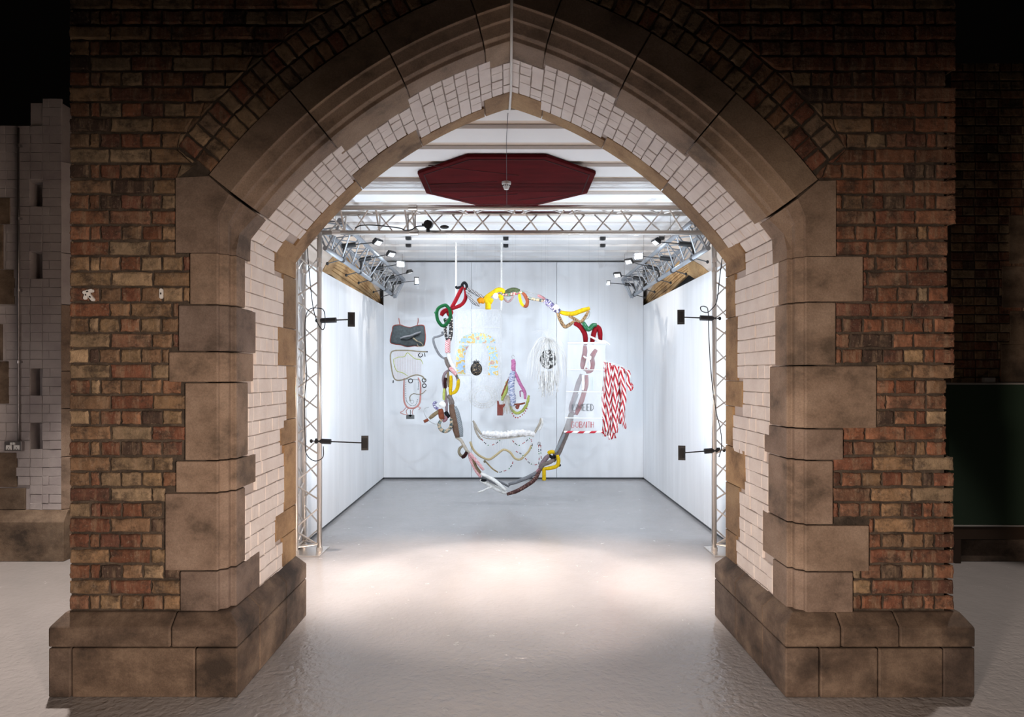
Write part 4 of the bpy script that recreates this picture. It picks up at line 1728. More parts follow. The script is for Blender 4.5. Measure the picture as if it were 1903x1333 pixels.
seg('gingham_tube', 'gingham_red', [(871, 843), (876, 857), (884, 873), (893, 887)], 3.2)
seg('gingham_tube', 'gingham_red', [(873, 842), (882, 853), (891, 864), (899, 874)], 3.0, D=DA - .04)
seg('tan_tube', 'tan_cloth', [(879, 853), (884, 868), (893, 880)], 3.4)
seg('olive_loop', 'beige_rope', [(862, 828), (855, 833), (853, 841), (858, 848), (864, 845), (867, 838), (863, 830)], 2.6)
seg('black_end', 'maroon_cloth', [(858, 851), (864, 847), (867, 840)], 3.2, D=DA - .03)
seg('cream_link', 'cream_cloth', [(846, 812), (856, 818), (862, 828), (868, 838), (873, 843)], 3)
seg('brown_tube', 'brown_cloth', [(839, 752), (842, 768), (845, 785), (851, 813)], 6.6)
seg('plaid_tube', 'plaid_grey', [(845, 756), (851, 775), (855, 795), (857, 812)], 5)
seg('navy_end', 'navy_white', [(812, 747), (807, 750), (809, 757), (815, 761)], 3)
seg('tan_tube', 'tan_cloth', [(798, 778), (808, 770), (820, 762)], 3.6)
seg('red_end', 'rust_cloth', [(788, 784), (796, 780)], 4, sm=1)
seg('orange_knot', 'rust_cloth', [(818, 760), (820, 770), (822, 780)], 5.5)
blob('white_pompom', 'white_cloth', 823, 752, 7, sc=(1.1, .7, .9))
seg('black_knot', 'black_cloth', [(828, 765), (831, 771), (835, 776)], 4)
seg('patterned_ring', 'ring_print', [(820, 780), (816, 789), (819, 798), (827, 802), (835, 798), (839, 789), (838, 778)], 3.4, D=DA - .05)
seg('pink_tube', 'pink_cloth', [(830, 770), (829, 779), (823, 784)], 3)
seg('wire_loop', 'silver_wire', [(797, 757), (789, 760), (789, 770), (797, 782), (808, 788), (817, 787)], .6, taper=False)
seg('mauve_tube', 'mauve_cloth', [(835, 688), (827, 694), (824, 706), (826, 722), (829, 745), (830, 765)], 3.0)
seg('maroon_tube', 'maroon_cloth', [(828, 702), (827, 712), (828, 722)], 3.1, D=DA - .02)
seg('green_end', 'lime_yarn', [(826, 722), (825, 734), (825, 744)], 2.6, D=DA - .02)
seg('yellow_tube', 'yellow_cloth', [(838, 698), (838, 712), (837, 726), (838, 735)], 3.3)
seg('yellow_tube', 'yellow_cloth', [(852, 704), (851, 718), (847, 727), (840, 732)], 3.4)
seg('plaid_loop', 'multi_green', [(833, 686), (842, 692), (849, 700), (852, 712)], 2.6)
seg('tan_tube', 'tan_cloth', [(832, 690), (833, 705), (834, 720)], 2.6)
seg('gingham_knot', 'gingham_red', [(836, 683), (842, 690), (848, 697)], 3.6, D=DA - .03)
seg('taupe_knot', 'taupe_cloth', [(832, 735), (838, 742), (842, 752)], 4)
seg('mauve_tube', 'taupe_cloth', [(838, 733), (836, 745), (840, 756)], 3)
seg('zebra_tube', 'zebra', [(836, 580), (838, 596), (838, 615), (836, 634)], 4)
seg('zebra_tube', 'zebra', [(830, 592), (828, 606), (828, 620), (831, 632)], 3.2, D=DA - .03)
seg('gingham_tube', 'gingham_red', [(833, 630), (832, 642), (832, 656)], 5, taper=False)
seg('white_link', 'white_cloth', [(832, 656), (836, 668), (842, 682), (847, 692)], 4)
seg('taupe_tube', 'taupe_cloth', [(828, 664), (831, 676), (838, 688)], 3.4)
seg('grey_tube', 'grey_cloth', [(826, 619), (823, 622), (815, 625), (806, 628), (806, 637), (812, 652), (819, 662), (828, 668)], 2.2)
seg('hook_end', 'grey_cloth', [(823, 622), (821, 618), (824, 617)], 1.6)
for x, y in ((863, 526), (920, 538), (958, 536), (1014, 555), (1095, 570), (830, 570), (1112, 605), (868, 540)):
    mb = MB()
    mb.tube([P(x, y, DA), Vector((P(x, y, DA).x, DA, EYE + HC + .036))], .0006, 5, 1)
    mb.build('hanging_wire', 'silver_wire', ring)

# frame, pieces on single wires
def wires(parent, pts, D):
    for x, y in pts:
        mb = MB()
        mb.tube([P(x, y, D), Vector((P(x, y, D).x, D, EYE + HC + .036))], .0005, 5, 1)
        mb.build('hanging_wire', 'silver_wire', parent)


def slab(mb, pts, D, th=.006, puff=0.0):
    """solid sheet from a photo outline, with thickness; convex-ish fan"""
    W = [P(x, y, D) for x, y in pts]
    n = len(W)
    bm = bmesh.new()
    vs = [bm.verts.new(p) for p in W]
    f = bm.faces.new(vs)
    r = bmesh.ops.triangulate(bm, faces=[f])
    tris = [[v.co.copy() for v in f.verts] for f in bm.faces]
    bm.free()
    for tr in tris:
        mb.face([v + Vector((0, -th / 2, 0)) for v in tr])
        mb.face([v + Vector((0, th / 2, 0)) for v in tr][::-1])
    for i in range(n):
        a, b = W[i], W[(i + 1) % n]
        o = Vector((0, th / 2, 0))
        mb.face([a - o, b - o, b + o, a + o])


# grey cloth bag
Dg = 9.6
bag = thing('cloth_bag', 'flat slate grey cloth pouch with red piping hung from two pink cords', 'artwork', P(758, 622, Dg))
out = [(731, 606), (743, 604), (752, 607), (762, 609), (771, 606.5), (780, 604.5), (788, 606), (790, 618), (790.5, 630), (788, 642), (780, 644), (770, 643), (757, 644.5), (744, 641), (735, 640), (726, 637), (726, 627), (729, 615)]
me = bpy.data.meshes.new('pouch')
bm = bmesh.new()
cx0, cy0 = 758, 625
W = [P(x, y, Dg) for x, y in out]
cc = P(cx0, cy0, Dg)
rings = []
for f, dp in ((1, 0), (.97, .012), (.85, .028), (.55, .036), (.25, .04)):
    rings.append([bm.verts.new(cc + (p - cc) * f + Vector((0, -dp + .006 * sin(k * 2.3 + f * 9), 0))) for k, p in enumerate(W)])
ctr = bm.verts.new(cc + Vector((0, -.04, 0)))
back = bm.verts.new(cc + Vector((0, .012, 0)))
n = len(W)
for a, b in zip(rings, rings[1:]):
    for i in range(n):
        bm.faces.new((a[i], a[(i + 1) % n], b[(i + 1) % n], b[i]))
for i in range(n):
    bm.faces.new((rings[-1][i], rings[-1][(i + 1) % n], ctr))
    bm.faces.new((rings[0][(i + 1) % n], rings[0][i], back))
bmesh.ops.recalc_face_normals(bm, faces=bm.faces)
bm.to_mesh(me)
bm.free()
me.materials.append(MATS['slate_cloth'])
me.polygons.foreach_set('use_smooth', [True] * len(me.polygons))
o = bpy.data.objects.new('pouch', me)
COL.objects.link(o)
o.parent = bag
o.location = -Vector(bag['_loc'])
mb = MB()
mb.tube(W, .007, 8, 3, closed=True)
mb.build('piping', 'clay_tassel', bag, smooth=True)
for pts in ([(741, 591), (742, 597), (744, 606)], [(777, 591), (777, 598), (775, 606)]):
    seg('cord', 'clay_tassel', pts, .8, D=Dg - .01, parent=bag)
seg('grey_flap', 'grey_cloth', [(744, 629), (752, 626), (763, 624), (775, 619), (782, 617)], 1.8, D=Dg - .05, parent=bag)
seg('dark_fold', 'black_cloth', [(745, 631), (757, 632), (768, 627), (780, 622)], 1.0, D=Dg - .055, parent=bag)
seg('buckle_strap', 'beige_rope', [(766, 627), (771, 631), (776, 635)], 1.5, D=Dg - .05, parent=bag)
seg('buckle_loop', 'beige_rope', [(776, 635), (782, 637), (786, 643), (778, 644), (775, 639)], .8, D=Dg - .05, parent=bag)
wires(bag, [(741, 591), (777, 591)], Dg)

# rope frame with threads
fr = thing('thread_frame', 'rounded rope frame strung with fine pink threads below the grey pouch', 'artwork', P(758, 680, Dg))
seg('rope_frame', 'beige_rope', [(735, 651.5), (758, 651.5), (780, 653.5), (792, 654)], 1.2, D=Dg, parent=fr, taper=False)
seg('rope_frame', 'beige_rope', [(735, 651.5), (728, 654), (725.5, 662), (727, 680), (731, 700), (738, 707), (752, 705), (765, 699), (775, 697), (785, 700), (790, 707)], 1.2, D=Dg, parent=fr, taper=False)
seg('rod_tip', 'black_cloth', [(788, 654), (795, 654)], 1.3, D=Dg, parent=fr, sm=1)
mb = MB()
for k in range(26):
    x = 732 + k * 2.0
    yb = 706 - max(0, (x - 745)) * .2
    mb.tube(A((x, 652), (x + .6, (652 + yb) / 2), (x, yb), D=Dg), .0016, 5, 1)
mb.build('warp_thread', 'pink_thread', fr)
seg('lime_yarn', 'lime_yarn', [(731, 668), (740, 664), (751, 663), (757, 656), (764, 661), (772, 667), (782, 669), (786, 677)], .7, D=Dg - .01, parent=fr)
seg('lime_yarn', 'lime_yarn', [(731, 668), (733, 680), (738, 690), (748, 693), (758, 699)], .7, D=Dg - .01, parent=fr)
seg('curtain_ring', 'black_cloth', [(781, 656), (777.5, 660), (781, 664), (785, 661), (784, 657)], .8, D=Dg - .02, parent=fr, closed=False)
seg('dark_drop', 'black_cloth', [(789, 656), (790, 663)], 1, D=Dg, parent=fr, sm=1)
seg('dark_drop', 'black_cloth', [(731, 707), (730.5, 712)], 1.3, D=Dg, parent=fr, sm=1)
wires(fr, [(735, 651), (790, 652)], Dg + .03)

# bead and salmon loop
Dg = 9.72
nb = thing('bead_necklace', 'long salmon pink tube loop edged with black beads below the thread frame', 'artwork', P(765, 740, Dg))
seg('salmon_loop', 'salmon_tube', [(751, 703), (750.5, 725), (751, 745), (756, 756), (764, 759), (773, 757), (780, 748), (781.5, 730), (781, 712), (777, 702)], 1.6, D=Dg, parent=nb)
seg('salmon_fringe', 'salmon_tube', [(755, 757), (749, 764), (744, 767), (750, 770), (756, 771)], .7, D=Dg, parent=nb)
seg('salmon_fringe', 'salmon_tube', [(760, 758), (755, 764), (757, 772)], .7, D=Dg, parent=nb)
seg('salmon_fringe', 'salmon_tube', [(769, 759), (766, 766), (768, 772)], .7, D=Dg, parent=nb)
seg('salmon_fringe', 'salmon_tube', [(776, 756), (781, 758), (778, 762)], .7, D=Dg, parent=nb)


def beads(parent, name, mat, pts, r, step, D):
    mb = MB()
    C = catmull(A(*pts, D=D), 12)
    acc = 0
    mb.ball(C[0], r * D / F, 7, 5)
    for a, b in zip(C, C[1:]):
        acc += (b - a).length
        if acc > step * D / F:
            mb.ball(b, r * D / F, 7, 5)
            acc = 0
    return mb.build(name, mat, parent, smooth=True)


beads(nb, 'bead_row', 'bead_black', [(754, 705), (765, 705.5), (777, 706)], .8, 2, Dg - .01)
beads(nb, 'bead_row', 'bead_black', [(777, 706), (777.5, 715), (777, 724)], .8, 2, Dg - .01)
beads(nb, 'bead_row', 'bead_black', [(754, 705), (754, 725), (755, 744), (762, 753), (772, 753), (776, 743)], .8, 2, Dg - .01)
for x, y, r in ((763, 708, 3.8), (788, 707, 3.5), (788.5, 717, 3.5)):
    seg('black_ring', 'bead_black', [(x + r * cos(a), y + r * sin(a)) for a in [2 * pi * k / 8 for k in range(8)]], .9, D=Dg - .02, closed=True, parent=nb, jit=0)
beads(nb, 'chain', 'beige_rope', [(762, 745), (762, 737), (768, 732), (776, 733), (784, 732), (791, 726)], 1.1, 1.8, Dg - .02)
seg('silver_ring', 'silver_wire', [(766 + 3 * cos(a), 747 + 3 * sin(a)) for a in [2 * pi * k / 8 for k in range(8)]], .4, D=Dg - .02, closed=True, parent=nb, jit=0)
mb = MB()
slab(mb, [(755, 779), (755, 772), (758, 771), (762.5, 775), (767, 771), (770, 772), (770, 779)], Dg, .012)
mb.build('black_bow', 'bead_black', nb)
seg('bow_stem', 'bead_black', [(762.5, 762), (762.5, 775)], .8, D=Dg, parent=nb, sm=1)
wires(nb, [(752, 703), (779, 702)], Dg + .05)

# clear banner with the map arch
Db = 9.7
bn = thing('clear_banner', 'tall clear plastic banner with a printed arch of map pieces', 'artwork', P(889, 700, Db))
mb = MB()
nx, ny = 10, 26
for i in range(nx):
    for j in range(ny):
        x0, x1 = 846 + 86 * i / nx, 846 + 86 * (i + 1) / nx
        y0, y1 = 576 + 170 * j / ny, 576 + 170 * (j + 1) / ny
        def pp(x, y):
            v = P(x, y, Db)
            v.y += .008 * sin(x * .5) * cos(y * .21)
            return v
        mb.face([pp(x0, y0), pp(x1, y0), pp(x1, y1), pp(x0, y1)])
o = mb.build('plastic_sheet', 'clear_film', bn, weld=True, smooth=True)
md = o.modifiers.new('thick', 'SOLIDIFY')
md.thickness = .002
mb = MB()
for y in (576, 609, 697):
    mb.tube(A((846, y), (932, y), D=Db), .004, 6, 1)
for x in (846, 931):
    mb.tube(A((x, 576), (x, 746), D=Db), .003, 6, 1)
mb.build('hem', 'white_plastic', bn)


def archpoly(xc, yc, ro, ri, ysp, ybot, sqo=1.0):
    outp = [(xc + ro * cos(a), yc - ro * .82 * sin(a)) for a in [pi * k / 14 for k in range(15)]]
    return outp


mb = MB()
topc = [(853, 638)] + [(887 + 34 * cos(pi - pi * k / 12), 638 - 19 * sin(pi - pi * k / 12)) for k in range(1, 12)] + [(921, 638)]
slab(mb, topc, Db - .02, .004)
for outer_, inner_ in (([(854, 642), (850, 652), (848, 664), (847, 678), (848, 694)], [(872, 642), (866, 652), (864, 664), (864, 678), (865, 696)]),
                       ([(903, 643), (907, 652), (909, 664), (908, 678), (907, 697)], [(920, 644), (924, 654), (925, 664), (925, 680), (926, 698)])):
    for k in range(4):
        q_ = [outer_[k], inner_[k], inner_[k + 1], outer_[k + 1]]
        W = [P(x, y, Db - .02) for x, y in q_]
        o1, o2 = Vector((0, -.002, 0)), Vector((0, .002, 0))
        mb.faces([p + o1 for p in W] + [p + o2 for p in W], [(0, 1, 2, 3), (7, 6, 5, 4), (0, 3, 7, 4), (1, 5, 6, 2)])
mb.build('map_print', 'map_print', bn, weld=True)
beads(bn, 'bead_edge', 'bead_black', [(854, 635), (861, 626), (871, 620), (883, 618), (896, 619), (908, 624), (916, 632), (921, 640)], .45, 5, Db - .03)
for x in (847.5, 932):
    mb = MB()
    a, b = P(x, 576, Db), P(x, 500, Db)
    mb.box((a.x - .012, Db - .002, a.z), (a.x + .012, Db + .002, EYE + HC + .036))
    mb.build('hanging_strap', 'white_cloth', bn)

# pineapple
Dp = 9.5
pn = thing('pineapple_ornament', 'small black and gold pineapple hanging in front of the map arch', 'ornament', P(885, 684, Dp))
blob('fruit_body', 'pineapple_skin', 885.2, 686, 10, D=Dp, sc=(1, .5, 1.15), parent=pn)
seg('rim', 'bead_black', [(885.2 + 10 * cos(a), 686 + 11.3 * sin(a)) for a in [2 * pi * k / 12 for k in range(12)]], 1.0, D=Dp, closed=True, parent=pn, jit=0)
for dx, dy in ((-8, 1.5), (-5, -2), (0, -5), (5, -2), (8, 1.5), (-6, 4), (6, 4)):
    mb = MB()
    mb.tube(A((885, 675), (885 + dx * .6, 672 + dy * .4), (885 + dx, 672 + dy), D=Dp), lambda u: .016 * (1 - u) + .001, 6, 4)
    mb.build('crown_leaf', 'bead_black', pn)
wires(pn, [(885, 668)], Dp)

# tassel bundle
Dt = 9.5
tb = thing('tassel_bundle', 'hanging bundle of magenta twist, blue lace, yellow yarn and clay tassels', 'artwork', P(953, 720, Dt))
seg('magenta_twist', 'pink_twist', [(953, 668), (954.5, 675), (954, 683), (955, 690)], 4.2, D=Dt, parent=tb)
seg('magenta_twist', 'pink_twist', [(955, 688), (961, 701), (967, 714), (975, 729), (976, 742)], 3, D=Dt, parent=tb)
seg('magenta_loop', 'magenta_cloth', [(966, 727), (967, 738), (967, 727), (975, 729)], 1, D=Dt, parent=tb)
seg('lace_roll', 'blue_lace', [(954, 690), (951, 703), (950, 716), (951, 730), (953, 743), (952, 755)], 6, D=Dt, parent=tb, jit=.14)
seg('yellow_yarn', 'lime_yarn', [(949, 702), (943, 716), (938, 730), (934, 745)], 4.6, D=Dt + .03, parent=tb, jit=.18)
seg('maroon_strip', 'clay_tassel', [(947, 700), (940, 717), (932, 736)], 1.4, D=Dt, parent=tb)
mb = MB()
for k in range(16):
    x = 932 + k * 1.3
    mb.tube(A((940 + k * .3, 735), (x + random.uniform(-1, 1), 752), (x + random.uniform(-1, 1), 768 + random.uniform(-4, 4)), D=Dt - .02), .0028, 5, 4)
mb.build('yarn_fringe', 'cream_cloth', tb)
mb = MB()
for k in range(9):
    x = 924.5 + k * 1.2
    mb.tube(A((x, 752), (x, 772.5), D=Dt - .03), .005, 6, 1)
mb.build('clay_fringe', 'clay_tassel', tb)
seg('clay_knot', 'clay_tassel', [(925, 745), (927, 754), (933, 757), (938, 751)], 2, D=Dt - .02, parent=tb)
seg('clay_bar', 'rust_cloth', [(956, 752), (968, 751), (976, 749)], 1.7, D=Dt - .04, parent=tb)
seg('red_bow', 'clay_tassel', [(958, 757), (964, 752), (962, 759), (958, 757)], 1.8, D=Dt - .05, parent=tb)
seg('lime_garland', 'lime_yarn', [(948, 755), (953, 764), (962, 768), (971, 764), (978, 754), (981, 744), (983, 735)], 2.6, D=Dt, parent=tb, jit=.25)
beads(tb, 'bead_drop', 'bead_red', [(952, 769), (956, 775), (961, 777), (967, 774), (974, 768), (979, 760)], 1.3, 4.5, Dt - .02)
seg('hook', 'silver_wire', [(953, 668), (951, 663), (954, 660), (956, 664)], .4, D=Dt, parent=tb)
wires(tb, [(953, 661)], Dt)

# white twig dome
Dw = 9.3
tw = thing('twig_dome', 'drooping mop of white twigs around a black and white mask', 'artwork', P(1020, 670, Dw))
random.seed(21)
mb = MB()
for k in range(115):
    a = random.uniform(0, 2 * pi)
    spread = random.uniform(.35, 1.0)
    rx = 41 * spread
    x0, y0 = 1018 + random.uniform(-3, 3), 630 + random.uniform(-4, 4)
    ex, ez = cos(a) * rx, sin(a) * rx
    yb = random.uniform(668, 708) + (1 - spread) * 26
    yt = random.uniform(626, 650)
    pts = [P(x0, y0, Dw), P(x0 + ex * .5, yt, Dw), P(x0 + ex * .95, yt + 18, Dw), P(x0 + ex * (1.05) + random.uniform(-2, 2), yb, Dw)]
    for i, f in enumerate((0, .5, .95, 1.05)):
        pts[i].y += ez * f * Dw / F
    mb.tube(pts, random.uniform(.0012, .0028), 5, 4)
for k in range(16):
    a = random.uniform(-1, 1)
    mb.tube(A((1018, 630), (1018 + a * 12, 618 - random.uniform(0, 6)), (1018 + a * 34, 622 - random.uniform(-6, 12)), D=Dw), .0015, 5, 4)
o = mb.build('twig_strands', 'white_twig', tw)
mb = MB()
for k in range(34):
    x = random.uniform(1000, 1040)
    yb = random.uniform(712, 741)
    mb.tube(A((x, 690), (x + random.uniform(-3, 3), 705), (x + random.uniform(-3, 3), 722), (x + random.uniform(-4, 4), yb), D=Dw + random.uniform(-.1, .1)), random.uniform(.003, .0065), 5, 4)
mb.build('paper_strips', 'white_cloth', tw)
mb = MB()
mb.ball(P(1019, 668, Dw - .06), 16 * Dw / F, 14, 10, (1, .8, 1.15))
o = mb.build('mask_core', 'bead_black', tw, smooth=True)
m = newmat('mask_print', (.02, .02, .02), .6)
t = NT(m)
n_ = t.noise(30, 3, .6, mapscale=(1.3, 1, .8))
rp = t.ramp(n_.outputs[0], [(.0, (.012, .012, .012)), (.53, (.7, .68, .66))])
rp.color_ramp.interpolation = 'CONSTANT'
t.col(rp.outputs[0])
o.data.materials[0] = m
wires(tw, [(1018, 626)], Dw)

# fluffy smile piece
Dh = 9.4
sm_ = thing('fleece_garland', 'white fleece bar with cream straps, gold rope and bead strings hanging below it', 'artwork', P(945, 820, Dh))
seg('fleece_bar', 'fluffy_white', [(896, 806), (910, 807), (925, 808), (940, 808), (955, 806), (970, 805), (985, 806), (994, 808)], 6, D=Dh, parent=sm_, jit=.28, sm=8)
seg('strap', 'cream_cloth', [(879, 782), (884, 791), (889, 800), (895, 808)], 2.2, D=Dh, parent=sm_)
seg('strap', 'cream_cloth', [(881, 786), (884, 800), (890, 812), (896, 818)], 2.0, D=Dh, parent=sm_)
seg('strap', 'cream_cloth', [(1006, 777), (1003, 787), (998, 797), (992, 808)], 2.2, D=Dh, parent=sm_)
seg('strap', 'white_cloth', [(1006, 777), (1008, 786), (1004, 796), (1000, 800)], 2.0, D=Dh, parent=sm_)
seg('lower_trim', 'cream_cloth', [(893, 810), (905, 815), (925, 816), (950, 814), (975, 810), (990, 809)], 1.0, D=Dh - .02, parent=sm_)
mb = MB()
for k in range(40):
    x = 893 + k * 2.6
    L = random.uniform(8, 26)
    mb.tube(A((x, 812), (x + random.uniform(-2, 2), 812 + L), D=Dh), .0012, 4, 1)
mb.build('hanging_thread', 'white_twig', sm_)
seg('gold_rope', 'rope_twist', [(874, 821), (878, 833), (886, 843), (896, 850), (909, 854), (922, 846), (932, 838), (938, 836), (948, 841), (957, 852), (967, 854), (977, 845), (983, 838), (988, 828)], 2.1, D=Dh, parent=sm_, taper=False, jit=0)
seg('gold_rope_tail', 'gold_rope', [(900, 855), (908, 864), (916, 872), (927, 879)], 1.3, D=Dh, parent=sm_)
blob('rope_knot', 'beige_rope', 901, 858, 2.6, D=Dh, parent=sm_)
def mixed(pts, D, seq=('bead_white', 'bead_red', 'bead_red', 'bead_white', 'bead_black', 'bead_black', 'bead_white', 'bead_green', 'bead_white'), r=1.1, step=2.2):
    C = catmull(A(*pts, D=D), 14)
    mbs = {}
    acc, k = 0, 0
    for a, b in zip(C, C[1:]):
        acc += (b - a).length
        if acc > step * D / F:
            mbs.setdefault(seq[k % len(seq)], MB()).ball(b, r * D / F, 7, 5)
            k += 1
            acc = 0
    for mt, mb in mbs.items():
        if len(mb.f) < 35 * 3:
            nv = len(mb.v) * 35 // len(mb.f)
            for k0 in range(0, len(mb.f), 35):
                one = MB()
                v0 = k0 // 35 * nv
                one.faces(mb.v[v0:v0 + nv], [tuple(i - v0 for i in f) for f in mb.f[k0:k0 + 35]])
                one.build('bead', mt, sm_, smooth=True)
            continue
        mb.build('bead_string', mt, sm_, smooth=True)


mixed([(955, 838), (963, 841), (970, 845), (976, 852), (984, 861), (994, 864), (1001, 862)], Dh - .02)
mixed([(954, 855), (951, 865), (944, 873), (935, 876), (926, 879)], Dh - .02)
mixed([(1001, 824), (1001, 835), (1002, 850), (1001, 862)], Dh - .02)
mixed([(1005, 824), (1005, 840), (1006, 856), (1003, 866)], Dh - .02)
mixed([(893, 812), (898, 820), (908, 828), (920, 825), (930, 818)], Dh - .02)
mixed([(950, 816), (957, 824), (965, 828), (975, 822), (988, 812)], Dh - .02)
mixed([(985, 812), (989, 825), (987, 836)], Dh - .02)
blob('grey_drop', 'grey_steel', 1002, 825, 3.2, D=Dh, sc=(1, .6, 1.3), parent=sm_)
mb = MB()
mb.tube(A((1002, 821), (1003, 800), D=Dh), .001, 4, 1)
mb.build('hanging_wire', 'silver_wire', sm_)
mb = MB()
mb.ball(P(893, 884, Dh + .02), 7 * Dh / F, 10, 7, (.8, .5, 1)) if False else None
wires(sm_, [(879, 782), (1006, 777)], Dh)

# clear ladder banner with lettering
Di = 8.9
lb = thing('lettered_banner', 'clear film banner with white rungs, lettered UMEED and GOBAITH', 'artwork', P(1088, 720, Di))
mb = MB()
rungs = [(1055, 1126, 638), (1054, 1124, 687), (1052, 1122, 728), (1050, 1120, 777), (1049, 1118, 803)]
for (a0, a1, ya), (b0, b1, yb) in zip(rungs, rungs[1:]):
    n = 8
    for i in range(n):
        f0, f1 = i / n, (i + 1) / n
        q = [P(a0 + (a1 - a0) * f0, ya, Di), P(a0 + (a1 - a0) * f1, ya, Di), P(b0 + (b1 - b0) * f1, yb, Di), P(b0 + (b1 - b0) * f0, yb, Di)]
        q[0].y += .006 * sin(f0 * 9)
        q[1].y += .006 * sin(f1 * 9)
        mb.face(q)
o = mb.build('film_sheet', 'milky_film', lb, weld=True)
md = o.modifiers.new('thick', 'SOLIDIFY')
md.thickness = .002
for k, (a, b, y) in enumerate(rungs):
    if k == 4:
        mb = MB()
        mb.tube(A((a - 1, y), ((a + b) / 2, y + .6), (b + 2, y), D=Di - .005), 2.2 * Di / F, 10, 8)
        mb.build('striped_rung', 'hazard_bar', lb, smooth=True)['label'] = 'red and white striped bottom rung'
    else:
        mb = MB()
        mb.tube(A((a, y), (b, y + (1 if k else 0)), D=Di - .005), (1.9 if k == 0 else .9) * Di / F, 10, 1)
        mb.build('rung', 'white_plastic', lb)
seg('white_hook', 'white_plastic', [(1095, 625), (1104, 629), (1115, 634), (1124, 635), (1133, 641)], 1.9, D=Di, parent=lb, jit=0)
seg('white_bow', 'white_cloth', [(1084, 662), (1091, 666), (1097, 663), (1096, 668), (1090, 668)], 1.8, D=Di - .02, parent=lb)
seg('bow_tail', 'white_cloth', [(1092, 668), (1089, 678), (1086, 686)], 1.5, D=Di - .02, parent=lb)
seg('bow_tail', 'white_cloth', [(1094, 668), (1096, 678), (1095, 686)], 1.5, D=Di - .02, parent=lb)
seg('white_ribbon', 'white_cloth', [(1083, 697), (1084, 712), (1083, 726)], 2.6, D=Di - .01, parent=lb, flat=.3)
seg('white_ribbon', 'grey_cloth', [(1074, 732), (1069, 745), (1063, 762)], 2.2, D=Di + .03, parent=lb, flat=.3)

GL = {
    'U': [[(0, 1), (0, .3), (.15, .05), (.5, 0), (.85, .05), (1, .3), (1, 1)], [(.16, 1), (.16, .3)]],
    'M': [[(0, 0), (0, 1), (.5, .35), (1, 1), (1, 0)]],
    'E': [[(1, 1), (0, 1), (0, 0), (1, 0)], [(0, .55), (.8, .55)], [(.16, 1), (.16, 0)]],
    'D': [[(0, 0), (0, 1), (.5, 1), (.95, .7), (1, .5), (.95, .3), (.5, 0), (0, 0)], [(.16, 1), (.16, 0)]],
    'G': [[(1, .8), (.7, 1), (.3, 1), (.05, .7), (0, .5), (.05, .3), (.3, 0), (.7, 0), (1, .2), (1, .45), (.6, .45)]],
    'O': [[(.5, 1), (.1, .8), (0, .5), (.1, .2), (.5, 0), (.9, .2), (1, .5), (.9, .8), (.5, 1)]],
    'B': [[(0, 0), (0, 1), (.7, 1), (.9, .85), (.7, .55), (0, .55)], [(.7, .55), (1, .3), (.8, 0), (0, 0)], [(.16, 1), (.16, 0)]],
    'A': [[(0, 0), (.5, 1), (1, 0)]],
    'I': [[(0, 0), (0, 1)], [(.5, 0), (.5, 1)]],
    'T': [[(0, 1), (1, 1)], [(.5, 1), (.5, 0)]],
    'H': [[(0, 0), (0, 1)], [(1, 0), (1, 1)], [(0, .5), (1, .5)], [(.16, 0), (.16, 1)]],
    '1': [[(0, .8), (.4, 1), (1, 1), (1, 0), (.5, 0), (.5, .8), (0, .8)]],
}


def letter(ch, x0, x1, yb, yt, mat, r=.45):
    mb = MB()
    for st in GL[ch]:
        pts = [(x0 + (x1 - x0) * a, yb - (yb - yt) * b) for a, b in st]
        for p_, q_ in zip(pts, pts[1:]):
            mb.tube(A(p_, q_, D=Di - .02), r * Di / F, 6, 1)
    return mb.build('letter', mat, lb)


for ch, a, b, mt in (('U', 1063.5, 1070.5, 'paint_grey'), ('M', 1073, 1081, 'paint_grey'), ('E', 1083, 1088, 'paint_grey'), ('E', 1090.5, 1095.5, 'paint_grey'), ('D', 1097.5, 1103, 'paint_grey')):
    letter(ch, a, b, 763.5, 751.5, mt)['label'] = 'thin dark capital letter'
for ch, a, b in (('G', 1061.5, 1067), ('O', 1069, 1075.5), ('B', 1077, 1082), ('A', 1083, 1088.5), ('I', 1090, 1091.5), ('T', 1092.5, 1097), ('H', 1098, 1103)):
    letter(ch, a, b, 795, 784, 'paint_red')['label'] = 'thin red capital letter'
letter('1', 1096, 1102, 724, 702, 'paint_mint', .35)['label'] = 'faint mint outlined figure one'
wires(lb, [(1057, 638), (1124, 638)], Di)

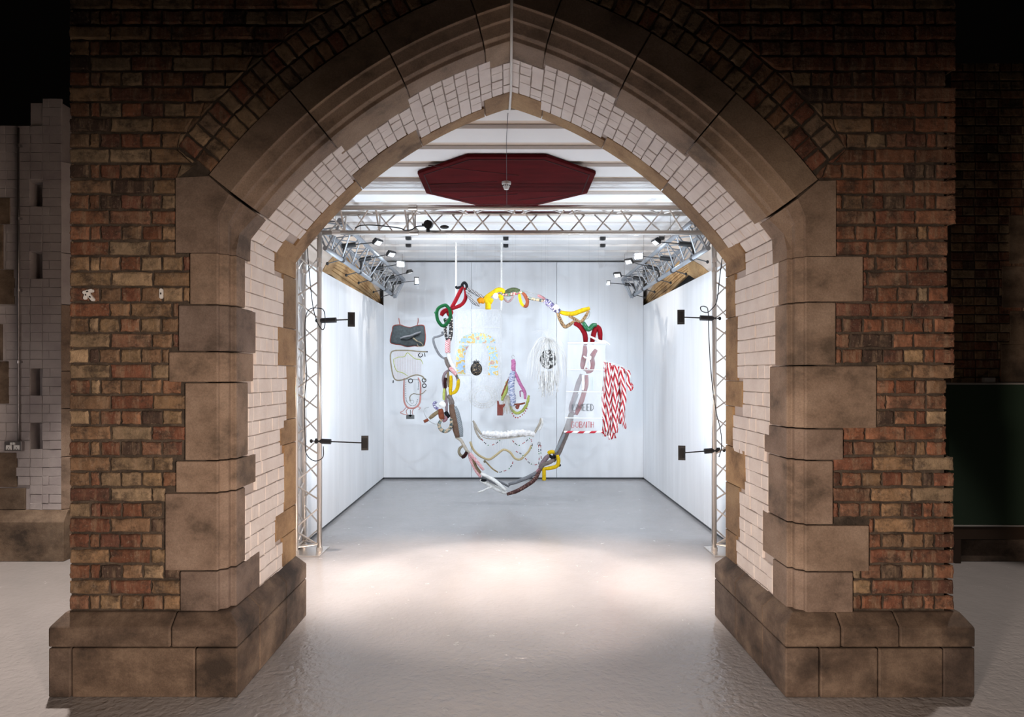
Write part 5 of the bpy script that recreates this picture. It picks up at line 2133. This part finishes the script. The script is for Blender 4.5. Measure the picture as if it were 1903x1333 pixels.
# red and white ribbons
Dr = 9.1
rb = thing('ribbon_curtain', 'dense hanging bunch of red and white striped ribbon strips', 'artwork', P(1145, 740, Dr))
random.seed(5)
for k in range(26):
    f = (k % 13) / 12
    row = k // 13
    xt = 1124 + 42 * f + random.uniform(-1, 1)
    yt = 672 + 16 * f + row * 3
    if f < .62:
        xb, yb = 1120 + 44 * f + random.uniform(-2, 2), 815 - 6 * abs(f - .35) * 4 + random.uniform(-8, 3)
    elif f < .86:
        xb, yb = 1150 + (f - .62) * 50, 765 + random.uniform(-20, 35)
    else:
        xb, yb = 1172 + random.uniform(-3, 3), 712 + random.uniform(-4, 16)
    Dk = Dr + row * .05 + random.uniform(-.03, .03)
    mb = MB()
    L = yb - yt
    pts = []
    for i in range(7):
        g_ = i / 6
        pts.append((xt + (xb - xt) * g_ + 1.6 * sin(g_ * 9 + k), yt + L * g_))
    C = catmull(A(*pts, D=Dk), 5)
    tw0, tws = random.uniform(-.4, .4), random.uniform(-.8, .8)
    hw = 3.3 * Dk / F
    acc = random.uniform(0, .06)
    prev = None
    sgn = 1 if k % 2 else -1
    for i, c_ in enumerate(C):
        a = tw0 + tws * sin(i / len(C) * 5 + k)
        d = Vector((cos(a), sin(a), 0)) * hw
        if i:
            acc2 = acc + (c_ - C[i - 1]).length
            u = [(acc * 1, 0 if sgn > 0 else 1), (acc, 1 if sgn > 0 else 0), (acc2, 1 if sgn > 0 else 0), (acc2, 0 if sgn > 0 else 1)]
            mb.face([prev[0], prev[1], c_ + d, c_ - d], uv=u)
            acc = acc2
        prev = (c_ - d, c_ + d)
    o = mb.build('ribbon_strip', 'hazard_ribbon', rb, weld=True, smooth=True)
    md = o.modifiers.new('thick', 'SOLIDIFY')
    md.thickness = .003
mb = MB()
mb.tube(A((1123, 672), (1140, 676), (1155, 681), (1167, 688), D=Dr + .02), .006, 8, 4)
mb.build('ribbon_rail', 'white_plastic', rb)
wires(rb, [(1124, 672), (1166, 688)], Dr + .02)

# faint net ring on the back wall side, behind the tassels
mb = MB()
for k in range(3):
    r = 26 - k * 5
    mb.tube([P(898 + r * cos(a), 738 + r * .8 * sin(a), 9.9) for a in [2 * pi * i / 20 for i in range(20)]], lambda u: .004, 6, 2, closed=True)
for i in range(30):
    a = 2 * pi * i / 30
    mb.tube([P(898 + 14 * cos(a), 738 + 11 * sin(a), 9.9), P(898 + 28 * cos(a + .1), 738 + 22 * sin(a + .1), 9.9)], .003, 5, 1)
mb.tube([P(898, 716, 9.9), Vector((P(898, 716, 9.9).x, 9.9, EYE + HC + .036))], .0005, 5, 1)
tag(mb.build('lace_ring', 'white_cloth'), 'pale lace ring hanging beneath the map arch', 'artwork')

# tidy helper props
for o in bpy.data.objects:
    if '_loc' in o:
        del o['_loc']
